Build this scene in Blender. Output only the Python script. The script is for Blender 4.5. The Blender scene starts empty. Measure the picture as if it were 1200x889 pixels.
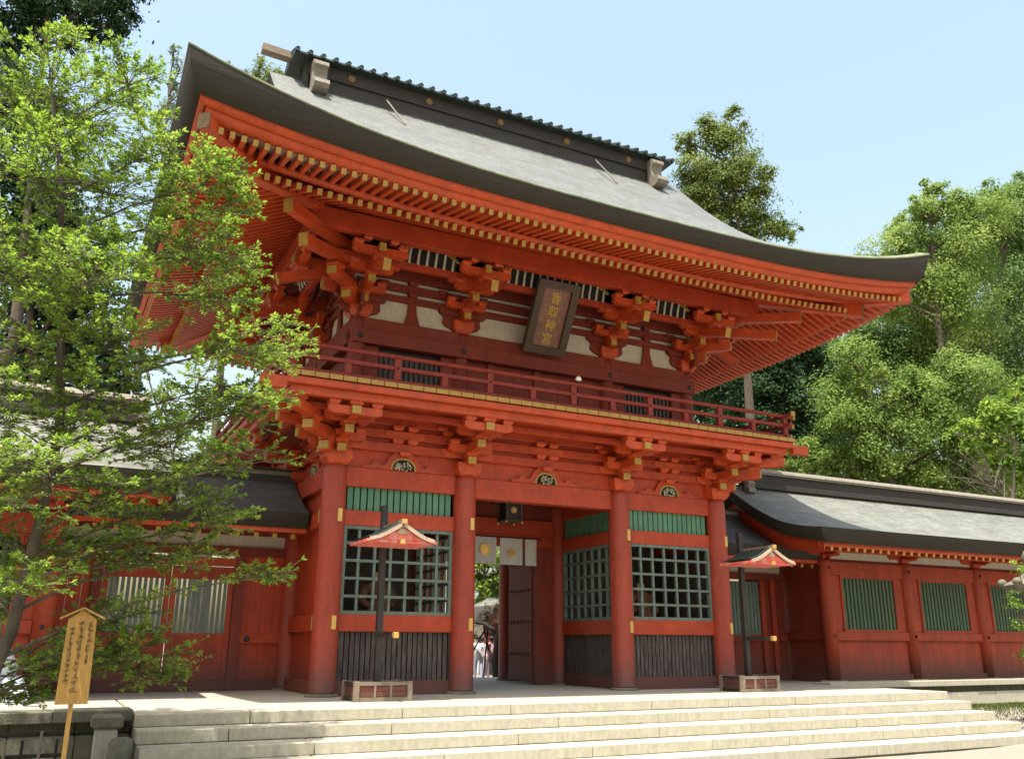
import bpy, bmesh, math, random
import numpy as np
from mathutils import Vector, Matrix, Euler
R = math.radians
random.seed(7)
rng = np.random.default_rng(7)
S = bpy.context.scene
C = S.collection

# ------------------------------------------------------------------ camera
cd = bpy.data.cameras.new('camera'); cam = bpy.data.objects.new('camera', cd); C.objects.link(cam)
YAW, PIT, ROL = 0.4728072, 0.2891172, 0.0048518
fwd = Vector((math.sin(YAW)*math.cos(PIT), math.cos(YAW)*math.cos(PIT), math.sin(PIT)))
rgt = Vector((math.cos(YAW), -math.sin(YAW), 0)); upv = rgt.cross(fwd)
r2 = rgt*math.cos(ROL) + upv*math.sin(ROL); u2 = -rgt*math.sin(ROL) + upv*math.cos(ROL)
cam.matrix_world = Matrix(((r2.x, u2.x, -fwd.x, -5.040), (r2.y, u2.y, -fwd.y, -17.920), (r2.z, u2.z, -fwd.z, 1.000), (0, 0, 0, 1)))
cd.sensor_width = 36; cd.lens = 1039.3/1200*36; cd.clip_start = 0.1; cd.clip_end = 3000
S.camera = cam

# ------------------------------------------------------------------ sky, sun, exposure
SUN = Vector((-0.25, -0.245, 1.0)).normalized()
elev = math.asin(SUN.z); azim = math.atan2(SUN.x, SUN.y)
W = bpy.data.worlds.new('World'); S.world = W; W.use_nodes = True
nt = W.node_tree; bgn = nt.nodes['Background']
sky = nt.nodes.new('ShaderNodeTexSky'); sky.sky_type = 'NISHITA'; sky.sun_disc = False
sky.sun_elevation = elev; sky.sun_rotation = azim; sky.altitude = 60; sky.air_density = 2.15; sky.dust_density = 5.0; sky.ozone_density = 1.0
nt.links.new(sky.outputs[0], bgn.inputs[0]); bgn.inputs[1].default_value = 0.15
sl = bpy.data.lights.new('sun', 'SUN'); so = bpy.data.objects.new('sun', sl); C.objects.link(so)
sl.energy = 4.8; sl.angle = R(0.53); sl.color = (1.0, 0.955, 0.88)
so.rotation_euler = (-SUN).to_track_quat('-Z', 'Y').to_euler(); so.location = (-20, -20, 60)
S.view_settings.view_transform = 'Standard'; S.view_settings.look = 'None'; S.view_settings.exposure = 0.95; S.view_settings.gamma = 1
S.render.engine = 'CYCLES'
S.cycles.max_bounces = 8; S.cycles.diffuse_bounces = 5

# ------------------------------------------------------------------ materials
MATS = {}
def mat(name, col, rough=0.7, var=0.12, scale=6.0, stretch=(1,1,1), bump=0.0, bscale=None, metal=0.0, spec=0.4, col2=None, detail=5, big=0.0, bigscale=0.6, bigcol=None, trans=0.0, grime=False):
    m = bpy.data.materials.new(name); m.use_nodes = True; n = m.node_tree.nodes; l = m.node_tree.links
    b = n['Principled BSDF']; b.inputs['Roughness'].default_value = rough; b.inputs['Metallic'].default_value = metal
    b.inputs['Specular IOR Level'].default_value = spec
    g = n.new('ShaderNodeNewGeometry'); mp = n.new('ShaderNodeMapping'); mp.inputs['Scale'].default_value = stretch
    l.new(g.outputs['Position'], mp.inputs[0])
    tx = n.new('ShaderNodeTexNoise'); tx.inputs['Scale'].default_value = scale; tx.inputs['Detail'].default_value = detail; tx.inputs['Roughness'].default_value = 0.62
    l.new(mp.outputs[0], tx.inputs[0])
    cr = n.new('ShaderNodeValToRGB'); e = cr.color_ramp.elements
    c = np.array(col[:3])
    c2 = np.array(col2) if col2 is not None else c*(1+var)
    e[0].position = 0.3; e[1].position = 0.7
    e[0].color = (*(c*(1-var)), 1); e[1].color = (*c2, 1)
    l.new(tx.outputs[0], cr.inputs[0]); out = cr.outputs[0]
    if big > 0:
        t2 = n.new('ShaderNodeTexNoise'); t2.inputs['Scale'].default_value = bigscale; t2.inputs['Detail'].default_value = 6; t2.inputs['Roughness'].default_value = 0.65
        l.new(g.outputs['Position'], t2.inputs[0])
        c3 = n.new('ShaderNodeValToRGB'); c3.color_ramp.elements[0].position = 0.42; c3.color_ramp.elements[1].position = 0.68
        c3.color_ramp.elements[0].color = (0,0,0,1); c3.color_ramp.elements[1].color = (big,)*3 + (1,)
        l.new(t2.outputs[0], c3.inputs[0])
        mx = n.new('ShaderNodeMixRGB'); mx.inputs[2].default_value = (*(bigcol or tuple(c*0.5)), 1)
        l.new(c3.outputs[0], mx.inputs[0]); l.new(out, mx.inputs[1]); out = mx.outputs[0]
    # fine vertical wear streaks and specks
    t4 = n.new('ShaderNodeTexNoise'); t4.inputs['Scale'].default_value = 9; t4.inputs['Detail'].default_value = 7; t4.inputs['Roughness'].default_value = 0.75
    m4 = n.new('ShaderNodeMapping'); m4.inputs['Scale'].default_value = (1.6, 1.6, 0.5); l.new(g.outputs['Position'], m4.inputs[0]); l.new(m4.outputs[0], t4.inputs[0])
    c4 = n.new('ShaderNodeValToRGB'); c4.color_ramp.elements[0].position = 0.30; c4.color_ramp.elements[1].position = 0.62
    c4.color_ramp.elements[0].color = (0.72, 0.72, 0.74, 1); c4.color_ramp.elements[1].color = (1.06, 1.05, 1.03, 1); l.new(t4.outputs[0], c4.inputs[0])
    mm = n.new('ShaderNodeMixRGB'); mm.blend_type = 'MULTIPLY'; mm.inputs[0].default_value = 0.8; l.new(out, mm.inputs[1]); l.new(c4.outputs[0], mm.inputs[2]); out = mm.outputs[0]
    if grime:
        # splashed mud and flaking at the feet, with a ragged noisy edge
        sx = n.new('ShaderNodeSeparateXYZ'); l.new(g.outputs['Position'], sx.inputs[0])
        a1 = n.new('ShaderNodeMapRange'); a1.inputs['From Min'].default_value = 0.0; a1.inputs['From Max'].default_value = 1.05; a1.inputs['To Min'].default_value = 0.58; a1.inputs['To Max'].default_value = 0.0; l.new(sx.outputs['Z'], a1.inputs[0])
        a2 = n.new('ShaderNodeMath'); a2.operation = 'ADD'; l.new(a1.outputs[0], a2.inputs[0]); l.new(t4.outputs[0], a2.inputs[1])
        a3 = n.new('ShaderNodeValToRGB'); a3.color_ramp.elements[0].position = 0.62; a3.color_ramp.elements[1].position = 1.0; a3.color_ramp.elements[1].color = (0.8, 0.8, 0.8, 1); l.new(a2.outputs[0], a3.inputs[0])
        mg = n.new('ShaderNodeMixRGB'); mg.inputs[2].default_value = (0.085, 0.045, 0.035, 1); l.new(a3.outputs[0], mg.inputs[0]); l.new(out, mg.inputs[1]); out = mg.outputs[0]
    l.new(out, b.inputs['Base Color'])
    if bump > 0:
        bt = n.new('ShaderNodeTexNoise'); bt.inputs['Scale'].default_value = bscale or scale*4; bt.inputs['Detail'].default_value = 4
        l.new(mp.outputs[0], bt.inputs[0])
        bp = n.new('ShaderNodeBump'); bp.inputs['Strength'].default_value = bump; bp.inputs['Distance'].default_value = 0.02
        l.new(bt.outputs[0], bp.inputs['Height']); l.new(bp.outputs[0], b.inputs['Normal'])
    MATS[name] = m; return m

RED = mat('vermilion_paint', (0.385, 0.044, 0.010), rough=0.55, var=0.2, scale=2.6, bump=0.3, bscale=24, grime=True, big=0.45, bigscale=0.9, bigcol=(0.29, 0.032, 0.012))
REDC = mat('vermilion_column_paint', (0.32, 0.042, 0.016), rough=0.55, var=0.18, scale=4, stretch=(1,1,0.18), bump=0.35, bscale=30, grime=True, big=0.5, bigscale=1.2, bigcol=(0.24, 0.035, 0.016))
REDB = mat('bounce_lit_vermilion_paint', (0.47, 0.060, 0.011), rough=0.5, var=0.2, scale=3.5, bump=0.25, bscale=24, big=0.35, bigscale=1.5, bigcol=(0.30, 0.05, 0.018))  # brighter copy of the vermilion, bounced light put into its colour
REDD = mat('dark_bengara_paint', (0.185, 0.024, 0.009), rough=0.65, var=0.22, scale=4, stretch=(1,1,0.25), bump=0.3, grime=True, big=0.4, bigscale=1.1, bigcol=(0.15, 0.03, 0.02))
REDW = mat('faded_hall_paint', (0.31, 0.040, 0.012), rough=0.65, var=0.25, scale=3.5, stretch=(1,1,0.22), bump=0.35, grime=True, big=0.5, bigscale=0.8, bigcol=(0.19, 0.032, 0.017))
RAIL = mat('weathered_rail_paint', (0.212, 0.026, 0.015), rough=0.7, var=0.15, scale=5, bump=0.1)
GOLD = mat('ochre_paint', (0.37, 0.215, 0.04), rough=0.55, var=0.1, scale=8)
BRASS = mat('brass_fitting', (0.72, 0.45, 0.14), rough=0.35, var=0.1, scale=10, metal=0.6)
WHITE = mat('lime_plaster', (0.50, 0.455, 0.36), rough=0.85, var=0.06, scale=3, bump=0.05)
GREEN = mat('green_slat_paint', (0.085, 0.20, 0.115), rough=0.6, var=0.18, scale=5, stretch=(1,1,0.2), bump=0.1)
GREEND = mat('dark_green_lattice_paint', (0.12, 0.155, 0.125), rough=0.6, var=0.25, scale=8, bump=0.1)
HALLG = mat('moss_green_slat_paint', (0.06, 0.098, 0.05), rough=0.65, var=0.2, scale=6, stretch=(1,1,0.2))
BLACKW = mat('charred_slat_wood', (0.045, 0.035, 0.03), rough=0.7, var=0.5, scale=7, stretch=(4,4,0.5), bump=0.4, bscale=20, col2=(0.13, 0.10, 0.09))
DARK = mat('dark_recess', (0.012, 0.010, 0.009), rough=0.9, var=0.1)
DARKW = mat('black_lacquer_wood', (0.03, 0.025, 0.022), rough=0.5, var=0.3, scale=8, stretch=(1,1,0.2))
BARK = mat('thatch_eave_edge', (0.038, 0.032, 0.024), rough=0.9, var=0.22, scale=3.0, stretch=(0.35,0.35,14), bump=0.6, bscale=10)
RIDGE = mat('dark_ridge_wood', (0.032, 0.026, 0.021), rough=0.7, var=0.3, scale=4, stretch=(0.4,2,3), bump=0.2)
RTILE = mat('green_black_ridge_tile', (0.022, 0.035, 0.026), rough=0.55, var=0.3, scale=8)
PALEW = mat('grey_weathered_wood', (0.21, 0.165, 0.12), rough=0.8, var=0.2, scale=6, stretch=(0.4,1,1), bump=0.2)
ORN = mat('weathered_copper_ornament', (0.20, 0.20, 0.16), rough=0.7, var=0.3, scale=9, col2=(0.26, 0.21, 0.16))
MOSS = mat('mossy_shingle_lip', (0.155, 0.175, 0.10), rough=0.9, var=0.4, scale=3, bump=0.3)
BRASSD = mat('aged_gilding', (0.44, 0.27, 0.05), rough=0.5, var=0.3, scale=30)
BRONZE = mat('dull_bronze_fitting', (0.17, 0.10, 0.035), rough=0.6, var=0.3, scale=12)
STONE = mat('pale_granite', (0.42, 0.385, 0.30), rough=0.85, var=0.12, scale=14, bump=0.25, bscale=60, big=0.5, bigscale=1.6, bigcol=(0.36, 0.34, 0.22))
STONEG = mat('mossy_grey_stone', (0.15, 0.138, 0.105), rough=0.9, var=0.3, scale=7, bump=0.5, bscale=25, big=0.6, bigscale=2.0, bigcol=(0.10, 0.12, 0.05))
PLAT = mat('platform_stone', (0.36, 0.34, 0.28), rough=0.85, var=0.12, scale=10, bump=0.15, bscale=50)
GRAVEL = mat('pale_gravel', (0.25, 0.225, 0.18), rough=0.95, var=0.3, scale=40, bump=0.8, bscale=70, col2=(0.36, 0.325, 0.265))
TRUNK = mat('brown_tree_bark', (0.085, 0.065, 0.045), rough=0.9, var=0.4, scale=9, stretch=(1,1,0.3), bump=0.7, bscale=14)
TRUNKG = mat('grey_tree_bark', (0.16, 0.135, 0.10), rough=0.9, var=0.4, scale=9, stretch=(1,1,0.4), bump=0.5, bscale=14)
BLACKT = mat('dark_pine_bark', (0.03, 0.024, 0.02), rough=0.9, var=0.4, scale=8, bump=0.6)
CLOTH = mat('white_curtain_cloth', (0.560, 0.528, 0.512), rough=0.9, var=0.04, scale=5)
SIGNW = mat('yellow_cedar_board', (0.38, 0.215, 0.05), rough=0.7, var=0.15, scale=5, stretch=(5,5,0.5), bump=0.08)
INK = mat('faded_ink', (0.17, 0.10, 0.04), rough=0.8, var=0.3)
WHITEP = mat('white_tarpaulin', (0.66, 0.72, 0.80), rough=0.5, var=0.05, scale=3)
PINKP = mat('red_and_white_lamp_roof_paint', (0.70, 0.10, 0.07), rough=0.5, var=0.15, scale=6, big=0.5, bigscale=7, bigcol=(0.75, 0.55, 0.48))
CREAMP = mat('cream_trim_paint', (0.46, 0.35, 0.25), rough=0.6, var=0.1)
GREENT = mat('teal_carving_paint', (0.14, 0.28, 0.22), rough=0.6, var=0.3, scale=20, col2=(0.62, 0.58, 0.42))
PLAQ = mat('plaque_field_wood', (0.155, 0.062, 0.04), rough=0.6, var=0.35, scale=5, stretch=(9,2,0.4), col2=(0.30, 0.15, 0.10))
PLAQF = mat('plaque_frame_wood', (0.062, 0.038, 0.024), rough=0.6, var=0.2, scale=5)
PORCH = mat('brown_porch_wood', (0.17, 0.075, 0.035), rough=0.7, var=0.3, scale=4)
SKIN = mat('skin', (0.55, 0.33, 0.22), rough=0.6, var=0.05)
HAIR = mat('black_hair', (0.015, 0.012, 0.01), rough=0.5, var=0.1)
SHIRT = mat('white_shirt_cloth', (0.78, 0.77, 0.80), rough=0.9, var=0.04)
PINK = mat('pale_pink_cloth', (0.70, 0.42, 0.45), rough=0.9, var=0.05)
JEANS = mat('pale_blue_trouser_cloth', (0.42, 0.45, 0.58), rough=0.9, var=0.08)
GLASSM = mat('milky_lamp_glass', (0.75, 0.70, 0.55), rough=0.25, var=0.03)

def roof_mat(name, c, sx):
    m = mat(name, c, rough=0.62, var=0.24, scale=5, bump=0.0, big=0.7, bigscale=1.1, bigcol=tuple(np.array(c)*0.62))
    n = m.node_tree.nodes; l = m.node_tree.links; b = n['Principled BSDF']
    g = n.new('ShaderNodeNewGeometry'); mp = n.new('ShaderNodeMapping'); mp.inputs['Scale'].default_value = (0.7, 0.7, 22.0)
    l.new(g.outputs['Position'], mp.inputs[0])
    t = n.new('ShaderNodeTexNoise'); t.inputs['Scale'].default_value = 1.6; t.inputs['Detail'].default_value = 5; t.inputs['Roughness'].default_value = 0.7; l.new(mp.outputs[0], t.inputs[0])
    bp = n.new('ShaderNodeBump'); bp.inputs['Strength'].default_value = 0.7; bp.inputs['Distance'].default_value = 0.05
    l.new(t.outputs[0], bp.inputs['Height']); l.new(bp.outputs[0], b.inputs['Normal'])
    mix = n.new('ShaderNodeMixRGB'); mix.blend_type = 'MULTIPLY'; mix.inputs[0].default_value = 0.55
    cr = n.new('ShaderNodeValToRGB'); cr.color_ramp.elements[0].position = 0.35; cr.color_ramp.elements[1].position = 0.6
    cr.color_ramp.elements[0].color = (0.30, 0.32, 0.29, 1); cr.color_ramp.elements[1].color = (1, 1, 1, 1); l.new(t.outputs[0], cr.inputs[0])
    old = b.inputs['Base Color'].links[0].from_socket
    l.new(old, mix.inputs[1]); l.new(cr.outputs[0], mix.inputs[2]); l.new(mix.outputs[0], b.inputs['Base Color'])
    return m
ROOF = roof_mat('grey_shingle_roof', (0.165, 0.175, 0.162), 1)
ROOFW = roof_mat('pale_hall_shingle', (0.20, 0.205, 0.175), 1)
ROOFD = roof_mat('dark_link_roof_shingle', (0.09, 0.09, 0.085), 1)

def leaf_mat(name, cols, trans=0.35, rough=0.6):
    m = bpy.data.materials.new(name); m.use_nodes = True; n = m.node_tree.nodes; l = m.node_tree.links
    b = n['Principled BSDF']; b.inputs['Roughness'].default_value = rough; b.inputs['Specular IOR Level'].default_value = 0.22
    a = n.new('ShaderNodeAttribute'); a.attribute_name = 'shade'
    cr = n.new('ShaderNodeValToRGB'); e = cr.color_ramp.elements
    e[0].color = (*cols[0], 1); e[1].color = (*cols[-1], 1)
    for i, c in enumerate(cols[1:-1]):
        x = e.new((i+1)/(len(cols)-1)); x.color = (*c, 1)
    l.new(a.outputs['Fac'], cr.inputs[0]); l.new(cr.outputs[0], b.inputs['Base Color'])
    tr = n.new('ShaderNodeBsdfTranslucent'); l.new(cr.outputs[0], tr.inputs[0])
    mx = n.new('ShaderNodeMixShader'); mx.inputs[0].default_value = trans
    l.new(b.outputs[0], mx.inputs[1]); l.new(tr.outputs[0], mx.inputs[2])
    l.new(mx.outputs[0], n['Material Output'].inputs[0])
    MATS[name] = m; return m
L_OAK = leaf_mat('fresh_oak_leaf', [(0.055,0.11,0.016),(0.13,0.22,0.028),(0.26,0.39,0.045),(0.40,0.51,0.10)], 0.5)
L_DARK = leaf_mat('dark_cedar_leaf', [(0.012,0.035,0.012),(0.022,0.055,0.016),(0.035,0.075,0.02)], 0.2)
L_MID = leaf_mat('mid_green_leaf', [(0.06,0.125,0.035),(0.12,0.21,0.055),(0.22,0.32,0.10)], 0.45)
L_BRIGHT = leaf_mat('yellow_green_leaf', [(0.115,0.195,0.04),(0.22,0.32,0.065),(0.36,0.44,0.12)], 0.5)
L_PINE = leaf_mat('olive_pine_leaf', [(0.06,0.10,0.022),(0.13,0.185,0.035),(0.24,0.29,0.07)], 0.4)
L_BROWN = leaf_mat('dark_brown_needle', [(0.03,0.02,0.012),(0.06,0.035,0.018),(0.09,0.05,0.025)], 0.2)
GRASS = leaf_mat('grass_blade', [(0.045,0.07,0.012),(0.08,0.11,0.02),(0.13,0.15,0.04)], 0.2)

# ------------------------------------------------------------------ object helpers
WL = {}                                   # world location of each object's origin
def link(o, parent, loc):
    C.objects.link(o); WL[o.name] = Vector(loc)
    if parent is not None:
        o.parent = parent; o.location = Vector(loc) - WL[parent.name]
    else: o.location = loc
    return o
def thing(name, label, cat, loc, group=None, kind=None):
    o = bpy.data.objects.new(name, None); o.empty_display_size = 0.3; link(o, None, loc)
    if kind: o['kind'] = kind
    if label: o['label'] = label
    if cat: o['category'] = cat
    if group: o['group'] = group
    return o
def tag(o, label, cat, group=None):
    o['label'] = label; o['category'] = cat
    if group: o['group'] = group
    return o
def sub(name, parent, loc):
    return link(bpy.data.objects.new(name, None), parent, loc)
class MB:
    def __init__(s): s.v = []; s.f = []; s.m = []; s.sm = []
    def add(s, vs, fs, mi=0, smooth=False):
        k = len(s.v); s.v += [tuple(v) for v in vs]
        s.f += [tuple(i+k for i in f) for f in fs]; s.m += [mi]*len(fs); s.sm += [smooth]*len(fs)
    def box(s, x0, x1, y0, y1, z0, z1, mi=0):
        s.add([(x0,y0,z0),(x1,y0,z0),(x1,y1,z0),(x0,y1,z0),(x0,y0,z1),(x1,y0,z1),(x1,y1,z1),(x0,y1,z1)],
              [(0,3,2,1),(4,5,6,7),(0,1,5,4),(1,2,6,5),(2,3,7,6),(3,0,4,7)], mi)
    def bar(s, a, b, w, h, mi=0, mi_end=None):
        a = Vector(a); b = Vector(b); d = (b-a).normalized(); side = d.cross(Vector((0,0,1)))
        if side.length < 1e-4: side = Vector((1,0,0))
        side.normalize(); up = side.cross(d)
        o = []
        for p in (a, b):
            for i, j in ((-1,-1),(1,-1),(1,1),(-1,1)): o.append(p + side*(i*w/2) + up*(j*h/2))
        s.add(o, [(0,1,5,4),(1,2,6,5),(2,3,7,6),(3,0,4,7),(3,2,1,0)], mi)
        s.add(o, [(4,5,6,7)], mi if mi_end is None else mi_end)
    def cyl(s, a, b, r0, r1, n=16, mi=0, caps=True, smooth=True):
        a = Vector(a); b = Vector(b); d = (b-a).normalized(); t = Vector((1,0,0)) if abs(d.x) < 0.9 else Vector((0,1,0))
        u = d.cross(t).normalized(); w = d.cross(u); o = []
        for p, r in ((a, r0), (b, r1)):
            for i in range(n):
                q = 2*math.pi*i/n; o.append(p + u*(r*math.cos(q)) + w*(r*math.sin(q)))
        s.add(o, [(i,(i+1)%n,n+(i+1)%n,n+i)[::-1] for i in range(n)], mi, smooth)
        if caps: s.add(o, [tuple(range(n)), tuple(range(2*n-1, n-1, -1))], mi)
    def tube(s, pts, rad, n=7, mi=0):
        pts = [Vector(p) for p in pts]
        k0 = None; V = []; 
        for i, p in enumerate(pts):
            d = (pts[min(i+1,len(pts)-1)] - pts[max(i-1,0)]).normalized()
            t = Vector((0,1,0)) if abs(d.y) < 0.9 else Vector((1,0,0))
            u = d.cross(t).normalized(); w = d.cross(u)
            V += [p + u*(rad[i]*math.cos(2*math.pi*j/n)) + w*(rad[i]*math.sin(2*math.pi*j/n)) for j in range(n)]
        F = [(i*n+j, i*n+(j+1)%n, (i+1)*n+(j+1)%n, (i+1)*n+j)[::-1] for i in range(len(pts)-1) for j in range(n)]
        s.add(V, F, mi, True)
    def prism(s, poly, org, U, V, N, th, mi=0, mi_side=None):
        # poly in (u,v); extruded from org along N by th
        org = Vector(org); U = Vector(U); V = Vector(V); N = Vector(N); n = len(poly)
        a = [org + U*p[0] + V*p[1] for p in poly]; b = [q + N*th for q in a]
        s.add(a+b, [tuple(range(n))[::-1], tuple(range(n, 2*n))], mi)
        s.add(a+b, [(i,(i+1)%n,n+(i+1)%n,n+i) for i in range(n)], mi if mi_side is None else mi_side)
    def sphere(s, c, r, n=10, m=7, mi=0, sc=(1,1,1)):
        V = []; F = []
        for i in range(m+1):
            t = math.pi*i/m
            for j in range(n):
                q = 2*math.pi*j/n; V.append((c[0]+r*sc[0]*math.sin(t)*math.cos(q), c[1]+r*sc[1]*math.sin(t)*math.sin(q), c[2]+r*sc[2]*math.cos(t)))
        for i in range(m):
            for j in range(n): F.append((i*n+j,(i+1)*n+j,(i+1)*n+(j+1)%n,i*n+(j+1)%n))
        s.add(V, F, mi, True)
    def lathe(s, prof, c, n=16, mi=0, smooth=True, rot=0):
        V = []; F = []
        for (r, z) in prof:
            for j in range(n):
                q = 2*math.pi*j/n + rot; V.append((c[0]+r*math.cos(q), c[1]+r*math.sin(q), c[2]+z))
        for i in range(len(prof)-1):
            for j in range(n): F.append((i*n+j, i*n+(j+1)%n, (i+1)*n+(j+1)%n, (i+1)*n+j))
        F.append(tuple(range(n))[::-1]); F.append(tuple(range((len(prof)-1)*n, len(prof)*n)))
        s.add(V, F, mi, smooth)
    def mesh(s, name, mats, origin):
        me = bpy.data.meshes.new(name)
        me.from_pydata([(v[0]-origin[0], v[1]-origin[1], v[2]-origin[2]) for v in s.v], [], s.f)
        for m in (mats if isinstance(mats, (list, tuple)) else [mats]): me.materials.append(m)
        me.polygons.foreach_set('material_index', s.m); me.polygons.foreach_set('use_smooth', s.sm)
        me.update(); return me
    def build(s, name, mats, parent=None, origin=None):
        if origin is None:
            a = np.array([tuple(v) for v in s.v]); lo = a.min(0); hi = a.max(0); origin = (float((lo[0]+hi[0])/2), float((lo[1]+hi[1])/2), float(lo[2]))
        me = s.mesh(name, mats, origin)
        return link(bpy.data.objects.new(name, me), parent, origin)
BM = {}
def P(name, x0, x1, y0, y1, z0, z1, m, parent, ch=0.0):
    """one box-shaped piece as its own object; equal boxes share one mesh (edges chamfered when ch)"""
    if x1 < x0: x0, x1 = x1, x0
    if y1 < y0: y0, y1 = y1, y0
    if ch == 0.0 and min(x1-x0, y1-y0, z1-z0) > 0.075: ch = 0.009
    k = (round(x1-x0,3), round(y1-y0,3), round(z1-z0,3), m.name, ch)
    if k not in BM:
        a, b, c = k[0]/2, k[1]/2, k[2]
        mb = MB()
        if ch <= 0: mb.box(-a, a, -b, b, 0, c)
        else:
            def ring(z, e): return [(-a+e,-b+e-0,z),(a-e,-b+e,z),(a-e,b-e,z),(-a+e,b-e,z)]
            v = ring(0, ch) + ring(ch, 0) + ring(c-ch, 0) + ring(c, ch)
            f = [(3,2,1,0),(12,13,14,15)]
            for r_ in range(3):
                for i in range(4): f.append((r_*4+i, r_*4+(i+1)%4, r_*4+4+(i+1)%4, r_*4+4+i))
            mb.add(v, f)
        BM[k] = mb.mesh(name, m, (0,0,0))
    return link(bpy.data.objects.new(name, BM[k]), parent, ((x0+x1)/2, (y0+y1)/2, z0))
class Face:
    """a wall frame: u runs along the wall, n points out of it"""
    def __init__(s, ox, oy, u, n): s.o = (ox, oy); s.u = u; s.n = n
    def xy(s, u, n): return (s.o[0]+s.u[0]*u+s.n[0]*n, s.o[1]+s.u[1]*u+s.n[1]*n)
    def p(s, name, u0, u1, n0, n1, z0, z1, m, parent, ch=0.0):
        a = s.xy(u0, n0); b = s.xy(u1, n1); return P(name, a[0], b[0], a[1], b[1], z0, z1, m, parent, ch)
    def v(s, u, n, z): a = s.xy(u, n); return Vector((a[0], a[1], z))
    @property
    def U(s): return Vector((s.u[0], s.u[1], 0))
    @property
    def N(s): return Vector((s.n[0], s.n[1], 0))
ARM = {}
def arm(name, c, d, L0, L1, w, h, parent, gold=True, m=None):
    """bracket arm along direction d from -L0 to L1 about c (bottom z), its outer end undercut and gilded"""
    m = m or REDB; k = (round(L0,3), round(L1,3), w, h, gold, m.name)
    if k not in ARM:
        mb = MB(); e = 0.02
        pr = [(-L0,h),(-L0,0.35*h),(-L0+0.10,0),(L1-0.16,0),(L1-0.05,0.10*h),(L1,0.25*h),(L1,h)]
        mb.prism(pr, (0,-w/2,0), (1,0,0), (0,0,1), (0,1,0), w, 0)
        if gold:
            mb.box(L1-0.035, L1+0.012, -w/2-0.008, w/2+0.008, 0.20*h, h*0.99, 1)
        ARM[k] = mb.mesh(name, [m, GOLD], (0,0,0))
    o = link(bpy.data.objects.new(name, ARM[k]), parent, c); o.rotation_euler = (0,0,math.atan2(d[1], d[0])); return o
BLK = {}
def block(x, y, z, s, h, parent, m=None, rot=0, name='bearing_block'):
    m = m or REDB; k = (s, h, m.name)
    if k not in BLK:
        mb = MB(); a = s/2; b = a*0.66; c = h*0.45
        v = []
        for (q, z_) in ((b,0),(a*0.8,c*0.35),(a,c),(a,h)): v += [(-q,-q,z_),(q,-q,z_),(q,q,z_),(-q,q,z_)]
        f = [(3,2,1,0),(12,13,14,15)]
        for r_ in range(3):
            for i in range(4): f.append((r_*4+i, r_*4+(i+1)%4, r_*4+4+(i+1)%4, r_*4+4+i))
        mb.add(v, f); BLK[k] = mb.mesh(name, m, (0,0,0))
    o = link(bpy.data.objects.new(name, BLK[k]), parent, (x,y,z)); o.rotation_euler = (0,0,rot); return o
def leaves(name, mats, parent, pts, nrm, tan, size, aspect, shade, kind='stuff', origin=None):
    """many small leaf faces as one joined part"""
    n = len(pts); T = tan/np.linalg.norm(tan, axis=1, keepdims=True)
    B = np.cross(nrm, T); B /= (np.linalg.norm(B, axis=1, keepdims=True)+1e-9)
    s = size[:, None]; a = T*s*0.5; b = B*s*0.5*aspect
    N2 = np.cross(T, B); 
    V = np.empty((n, 4, 3)); V[:,0] = pts-a; V[:,1] = pts+b-a*0.1+N2*s*0.08; V[:,2] = pts+a; V[:,3] = pts-b-a*0.1+N2*s*0.08
    V = V.reshape(-1, 3)
    if origin is None: lo = V.min(0); hi = V.max(0); origin = ((lo[0]+hi[0])/2, (lo[1]+hi[1])/2, lo[2])
    V = V - np.array(origin)
    me = bpy.data.meshes.new(name); me.vertices.add(4*n); me.vertices.foreach_set('co', V.ravel().astype('f'))
    me.loops.add(4*n); me.loops.foreach_set('vertex_index', np.arange(4*n, dtype='i'))
    me.polygons.add(n); me.polygons.foreach_set('loop_start', np.arange(0, 4*n, 4, dtype='i'))
    try: me.polygons.foreach_set('loop_total', np.full(n, 4, dtype='i'))
    except Exception: pass
    me.update(calc_edges=True)
    at = me.attributes.new('shade', 'FLOAT', 'FACE'); at.data.foreach_set('value', np.clip(shade, 0, 1).astype('f'))
    for m in (mats if isinstance(mats, (list, tuple)) else [mats]): me.materials.append(m)
    o = link(bpy.data.objects.new(name, me), parent, [float(c) for c in origin])
    if kind: o['kind'] = kind
    return o
def rdir(n):
    v = rng.normal(size=(n, 3)); return v/np.linalg.norm(v, axis=1, keepdims=True)
# ================================================================== GROUND, PLATFORM, STEPS
def sheet(name, x0, x1, y0, y1, nx, ny, zf, m):
    xs = np.linspace(x0, x1, nx); ys = np.linspace(y0, y1, ny); mb = MB()
    mb.v = [(float(x), float(y), float(zf(x, y))) for y in ys for x in xs]
    for j in range(ny-1):
        for i in range(nx-1): mb.f.append((j*nx+i, j*nx+i+1, (j+1)*nx+i+1, (j+1)*nx+i))
    mb.m = [0]*len(mb.f); mb.sm = [True]*len(mb.f)
    o = mb.build(name, m, None, (0, 0, 0)); o['kind'] = 'structure'; return o
def gz(x, y):
    z = -0.93 + 0.30*min(1, max(0, (x-11.5)/7.0)) * min(1, max(0, (y+9)/4.0))
    return z + 0.015*math.sin(x*1.3)*math.sin(y*1.7)
g = sheet('ground', -60, 90, -60, 0.2, 151, 61, gz, GRAVEL)
def box_struct(name, x0, x1, y0, y1, z0, z1, m):
    mb = MB(); mb.box(x0, x1, y0, y1, z0, z1); o = mb.build(name, m); o['kind'] = 'structure'; return o
box_struct('terrace', -60, 90, 0.8, 8.2, -1.6, 0.0, PLAT)
g2 = sheet('courtyard_ground', -900, 1200, 8.2, 1500, 12, 12, lambda x, y: -0.36, GRAVEL)
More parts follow.
